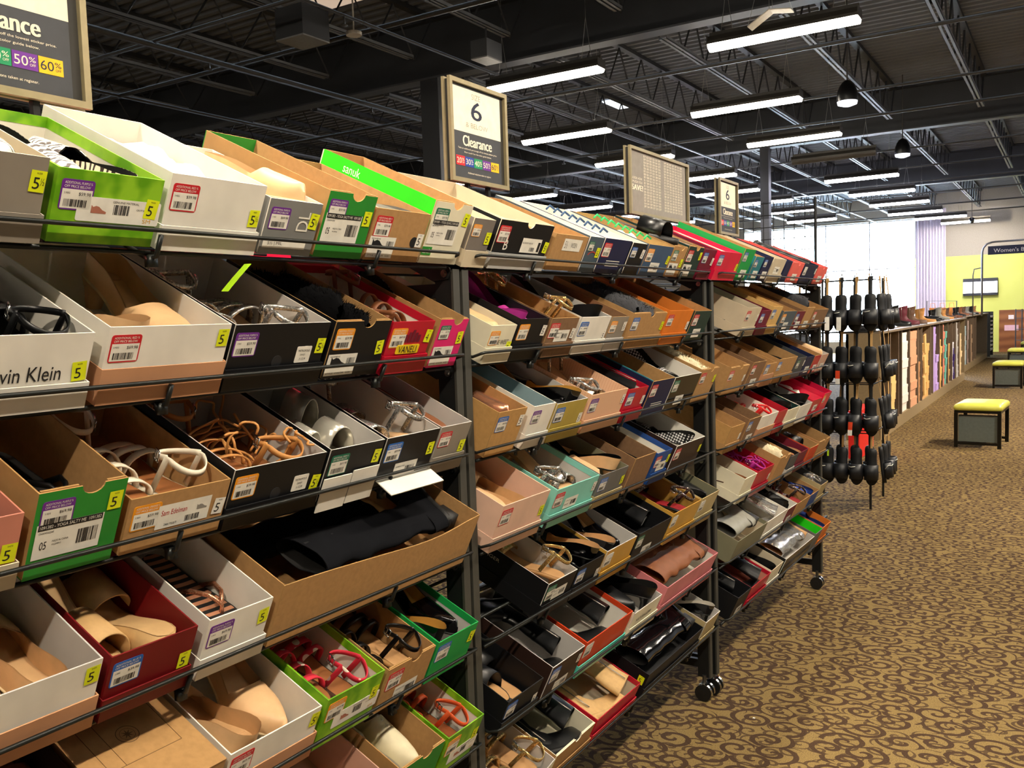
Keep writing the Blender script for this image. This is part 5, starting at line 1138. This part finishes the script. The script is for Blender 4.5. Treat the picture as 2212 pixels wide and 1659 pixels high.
STK=[(10.95,11.28,5,'kraft','e0b878','yellow kraft'),(11.70,12.18,9,'whitebox','efe6da','white'),(12.36,12.92,9,'peachbox','d9a07c','peach'),(13.04,13.3,5,'brownbox','b98558','light brown'),(13.45,13.8,6,'tanbox','c99a64','tan'),(13.85,14.15,7,'kraftb','d0a060','golden kraft'),(14.54,14.86,9,'purplebox','a98fc8','lavender'),(14.9,15.2,5,'purplebox2','b79bd6','lilac'),(15.3,15.6,7,'kraftc','d8aa60','sand'),(15.70,15.98,9,'coralbox','d8806a','coral'),(16.05,16.3,8,'tealbox','6ab0a0','teal'),(16.4,16.7,6,'kraftd','d6a868','ochre'),(17.0,17.25,6,'whiteb','e6e2e6','pale white'),(17.28,17.46,5,'indigobox','43306e','indigo'),(17.6,17.95,9,'greybx','c6c0b8','pale grey'),(18.2,18.6,7,'creambox','e8cc9a','cream')]
for (ya,yb,n,mn,hx,cn) in STK:
    m=mat('stack_'+mn,hx,.7,spec=.2); pr=None
    b=BM(); w=yb-ya-.02; b.box(-.28,0,0,w,0,.076); b.box(-.283,.003,-.003,w+.003,.076,.108); me=b.mesh('shoe_box')
    for k in range(n):
        o=mk('shoe_box',me,[m],None,(-1.775+random.uniform(-.012,.012),ya+random.uniform(0,.02),.137+k*.1085)); tag(o,'closed %s shoe box, %s from floor in its stack of the display wall'%(cn,ordn(k)),'shoe box','closed boxes stacked in the display wall')
# tilted kraft sleeves hanging out of a bay
for k in range(3):
    b=BM(); b.box(-.02,.0,0,.14,0,.25,0,None,Matrix.Rotation(.16,4,'X')); o=mk('divider_card',b,[mat('card_kraft_b','d9ac6a',.8)],None,(-1.735,13.42+.02*k,.2+.29*k)); tag(o,'tilted kraft divider card in the display wall, %s of three from floor'%['lowest','middle','highest'][k],'card')
# second wall unit + slatted end
r=wall_unit(20.9,26.8,-1.95,'farther low brown display wall beyond the gap, with slatted end',[21.6,22.3,23.0,23.7])
b=BM(); 
for k in range(22): b.box(-.20-.02,-.06,-.012,0.0,.40+k*.032,.42+k*.032)
mk('slat_grille',b,[slat],r,(-.05,0,0))
for (ya,yb,n,hx,cn) in ((21.0,21.25,9,'cfc4b8','pale beige'),(21.3,21.55,8,'9fb4b8','pale teal'),(21.7,22.0,9,'b09890','dusty rose'),(22.5,22.8,8,'a8886a','mid brown')):
    m=mat('stack2_'+hx,hx,.7); b=BM(); b.box(-.28,0,0,yb-ya,0,.1); me=b.mesh('shoe_box')
    for k in range(n):
        o=mk('shoe_box',me,[m],None,(-1.965+random.uniform(-.01,.01),ya,.137+k*.104)); tag(o,'closed %s shoe box, %s from floor in the farther display wall'%(cn,ordn(k)),'shoe box','closed boxes in the farther display wall')
r=empty('slatted_tower',(-1.90,27.1,0),label='black slatted shelf tower at the end of the farther wall',cat='shelf tower')
b=BM(); b.box(-.3,.0,0,.03,0,1.2); mk('side_panel',b,[rubber],r); b=BM(); b.box(-.3,0,1.0,1.05,0,1.2); mk('side_panel',b,[rubber],r)
for k in range(9): b=BM(); b.box(-.3,.01,.03,1.0,.16+k*.11,.20+k*.11); mk('shelf_board',b,[cm('greywhite')],r)
# boots on the counter
def disp_boot(y,x,z,kind,col,lab,s=1.0,sh=1.0,yaw=0):
    Mx=Matrix.Translation((x,y,z))@Matrix.Rotation(yaw,4,'Z'); make_shoe(kind,col,Mx,(s,s,sh),lab,'boots displayed on the low walls')
sm('maroon_l','5a1c2a'); sm('brown_l','5a4030'); sm('tan_l','b07c40')
ex=dict(maroon=(sm('maroon_l','5a1c2a'),sm('lining_black','1c1b1a'),rubber),dkbrown=(sm('brown_l','5a4030'),sm('lining_brown','9a6238'),rubber),tanb=(sm('tan_l','b07c40'),sm('lining_brown','9a6238'),white_s))
_old=shoe_cols
def shoe_cols(c): return ex[c] if c in ex else _old(c)
LINE=[(10.45,'fur','grey','grey fuzzy slipper at near end of counter',1,.9),(11.0,'sneaker','black','dark low shoe beside the grey slipper',1,.8),(12.45,'bootlow','black','largest black boot near front of counter',1.25,1.25),(13.2,'bootlow','maroon','maroon boot beside the large black boot',1.25,1.2),(13.9,'bootlow','dkbrown','dark brown boot beside the maroon boot',1.25,1.15),(14.8,'bootlow','tanb','tan lace boot with white sole',1.3,1.0),(15.5,'sneaker','black','black low shoe past the tan boot',1.25,1.2),(16.3,'bootlow','black','black ankle boot midway along counter',1.05,.85),(17.1,'bootlow','grey','grey ankle boot midway along counter',1.05,1.0),(17.7,'bootlow','tan','light tan boot past the grey one',1.05,.8),(18.2,'bootlow','dkbrown','dark brown boot near far end of counter',1.05,.9),(18.7,'flat','brown','brown flat near far end of counter',1.25,1.2)]
for (y,k_,c_,lab,s,sh) in LINE: disp_boot(y,-2.06,1.181 if k_ !='sneaker' else 1.2,k_,c_,lab+' on the long display wall',s,sh,random.uniform(-.25,.1))
for i,(y,k_,c_) in enumerate(((21.2,'bootlow','black'),(21.9,'bootlow','brown'),(22.6,'bootlow','dkbrown'),(23.4,'bootlow','grey'),(24.3,'bootlow','black'),(25.2,'bootlow','tan'))):
    disp_boot(y,-2.2,1.181,k_,c_,'%s boot on the farther display wall, %s along the counter'%(['black','brown','dark brown','grey','black','tan'][i],ordn(i)),1.1,.9,random.uniform(-.3,.2))
# low mid shelves unit near the stand: louvred dark panel
b=BM(); b.box(-2.45,-2.42,8.6,9.9,.0,1.2)
for k in range(14): b.box(-2.42,-2.40,8.6,9.9,.06+k*.08,.11+k*.08,1)
tag(mk('louvred_panel',b,[rubber,slat]),'dark louvred display panel seen behind the sandal stand','display panel')
b=BM(); b.box(-1.82,-1.72,8.9,9.6,.0,.46); tag(mk('red_carton',b,[mat('carton_red','d8241c',.5)]),'bright red carton low behind the sandal stand','carton')
b=BM(); b.box(-2.3,-1.85,8.3,8.34,.36,.62); b.tube([(-2.08,8.32,0),(-2.08,8.32,.37)],.012,6); b.box(-2.25,-1.9,8.2,8.44,0,.01); tag(mk('beige_placard',b,[mat('placard','c9ae84',.7)]),'blank beige placard between tiers of the sandal stand','placard')
# ------------------------------------------------------------ benches
vin=mat('vinyl_lime','c3c455',.28,sc=8,c2='b6b646'); legm=mat('bench_frame','15130f',.3,.3); mir=mat('bench_mirror','74807e',.22,.6)
def bench(x,y,w,d,lab,rot=0):
    r=empty('bench',(x,y,0),(0,0,rot),lab,'bench','lime topped fitting benches')
    b=BM(); rows=[]
    n=10
    for z,ins in ((.375,.012),(.385,0),(.415,0),(.432,.012),(.444,.045),(.450,.11)):
        rows.append([(px,py,z) for px,py in rrect(-w/2+ins,-d/2+ins,w/2-ins,d/2-ins,.03,3)])
    b.grid(rows,0,closed=True); m=len(b.v); k=len(rows[0]); b.face([m-k+i for i in range(k)]); mk('cushion',b.mesh('cushion',True),[vin],r)
    b=BM(); b.box(-w/2+.01,w/2-.01,-d/2+.01,d/2-.01,.35,.376); mk('seat_board',b,[legm],r)
    for sx in (-1,1):
        for sy in (-1,1):
            b=BM(); X=sx*(w/2-.025); Yy=sy*(d/2-.025); b.box(X-.017,X+.017,Yy-.017,Yy+.017,0,.35); o=mk('leg',b,[legm],r)
    b=BM()
    for sy in (-1,1): Yy=sy*(d/2-.025); b.box(-w/2+.03,w/2-.03,Yy-.01,Yy+.01,.03,.055)
    mk('rail',b,[legm],r)
    b=BM(); b.box(-w/2+.045,w/2-.045,-d/2+.035,-d/2+.04,.06,.32,0,None,Matrix.Rotation(-.0,4,'X')); mk('mirror',b,[mir],r)
    b=BM(); b.box(-w/2+.045,w/2-.045,-d/2+.042,-d/2+.05,.055,.33); mk('mirror_back',b,[legm],r)
bench(-.79,10.27,.44,.62,'nearest lime green vinyl bench with mirrored front and black frame',-.06)
bench(-.93,17.4,.46,.62,'second lime green bench farther down the aisle',-.03)
bench(-.98,22.2,.46,.62,'third lime green bench at the right picture edge')
bench(-.9,26.0,.46,.62,'farthest lime green bench at the right picture edge')
# hanging department sign
r=empty('department_sign',(-1.55,20,0),label='dark blue hanging sign reading womens boots at right edge',cat='sign')
b=BM(); b.box(.10,1.55,-.02,.02,2.385,2.55); mk('sign_board',b,[mat('dept_navy','1a2140',.5)],r)
b=BM(); vs=glyph("Women's Boots")
for X_,Y_,_ in vs[0]: b.v.append((.20+(X_-vs[2])/(vs[3]-vs[2])*.72,-.022,2.425+(Y_-vs[4])/(vs[5]-vs[4])*.075))
for f_ in vs[1]: b.face(f_)
mk('lettering',b,[white_s],r)
b=BM(); b.tube([(0,0,1.19),(0,0,2.45),(.02,0,2.53),(.08,0,2.60),(.18,0,2.63),(.95,0,2.64)],.018,8); b.tube([(-.16,0,1.19),(-.16,0,2.0),(-.14,0,2.12),(0,0,2.14)],.012,6); mk('pipe_frame',b.mesh('pipe_frame',True),[mat('pipe_chrome','8a8e96',.3,.7)],r)
b=BM(); b.box(-.5,.7,-.3,.3,1.15,1.19); b.box(-.3,-.24,-.03,.03,0,1.15); b.box(.4,.46,-.03,.03,0,1.15); 
# accessory rail
r=empty('bag_rail',(-2.8,22,0),label='metal rail hung with orange bags beyond the long display wall',cat='clothes rail')
b=BM(); b.tube([(0,0,0),(0,0,1.53),(.6,0,1.51),(.6,0,0)],.012,6); mk('rail_frame',b,[mat('pipe_chrome','8a8e96',.3,.7)],r)
for k in range(3): o=empty('hanging_bag',(-2.68+.19*k,22,1.2),label='%s orange handbag hanging on the far metal rail'%['left','middle','right'][k],cat='handbag',group='bags on the rail'); b=BM(); b.box(-.07,.07,-.04,.04,-.02,.17); mk('bag_body',b,[mat('bag_orange','e08a3c',.6)],o); b=BM(); b.tube([(-.05,0,.17),(-.04,0,.27),(.04,0,.27),(.05,0,.17)],.006,5); mk('bag_handle',b,[mat('bag_orange','e08a3c',.6)],o)
# wall displays on wood paneling
for k,(x,z,w,h,hx,lab) in enumerate(((-1.62,.95,.14,.12,'f0e8ec','small white card on the wood paneling'),(-1.72,.62,.36,.16,'e8bccb','pink and white poster on the wood paneling'),(-.9,.8,.4,.3,'e8c8a8','pale framed notice on wood paneling at right edge'))):
    b=BM(); b.box(x,x+w,Y1-.055,Y1-.037,z,z+h); tag(mk('wall_card',b,[mat('wc_%d'%k,hx,.6)]),lab,'notice')
b=BM(); b.tube([(-.98,29.6,.36),(-.98,29.6,.72)],.07,14); b.tube([(-.98,29.6,.72),(-.98,29.6,.82)],.03,8,1); tag(mk('fire_extinguisher',b,[mat('ext_red','b8141c',.4),white_s]),'red fire extinguisher on the far wood paneled wall','fire extinguisher')
b=BM()
for x in (-1.35,-1.2,-1.05):
    for y in (27.9,28.1): b.tube([(x,y,0),(x,y,1.25)],.012,6)
for z in (.1,.4,.7,1.0,1.2):
    for y in (27.9,28.1): b.tube([(-1.35,y,z),(-1.05,y,z)],.008,5)
tag(mk('wire_tower',b,[mat('pipe_chrome','8a8e96',.3,.7)]),'narrow metal wire tower standing before the wood paneling','display stand')
# bits of lint on the carpet
for k,(x,y) in enumerate(((-.72,2.38),(-.62,2.22),(-.95,3.05),(-.3,8.0))):
    b=BM(); b.box(-.004,.004,-.003,.003,0,.002); tag(mk('paper_scrap',b,[paper],None,(x,y,0)),'tiny white paper scrap on the carpet, %s from the camera'%ordn(k),'paper scrap','scraps on the carpet')
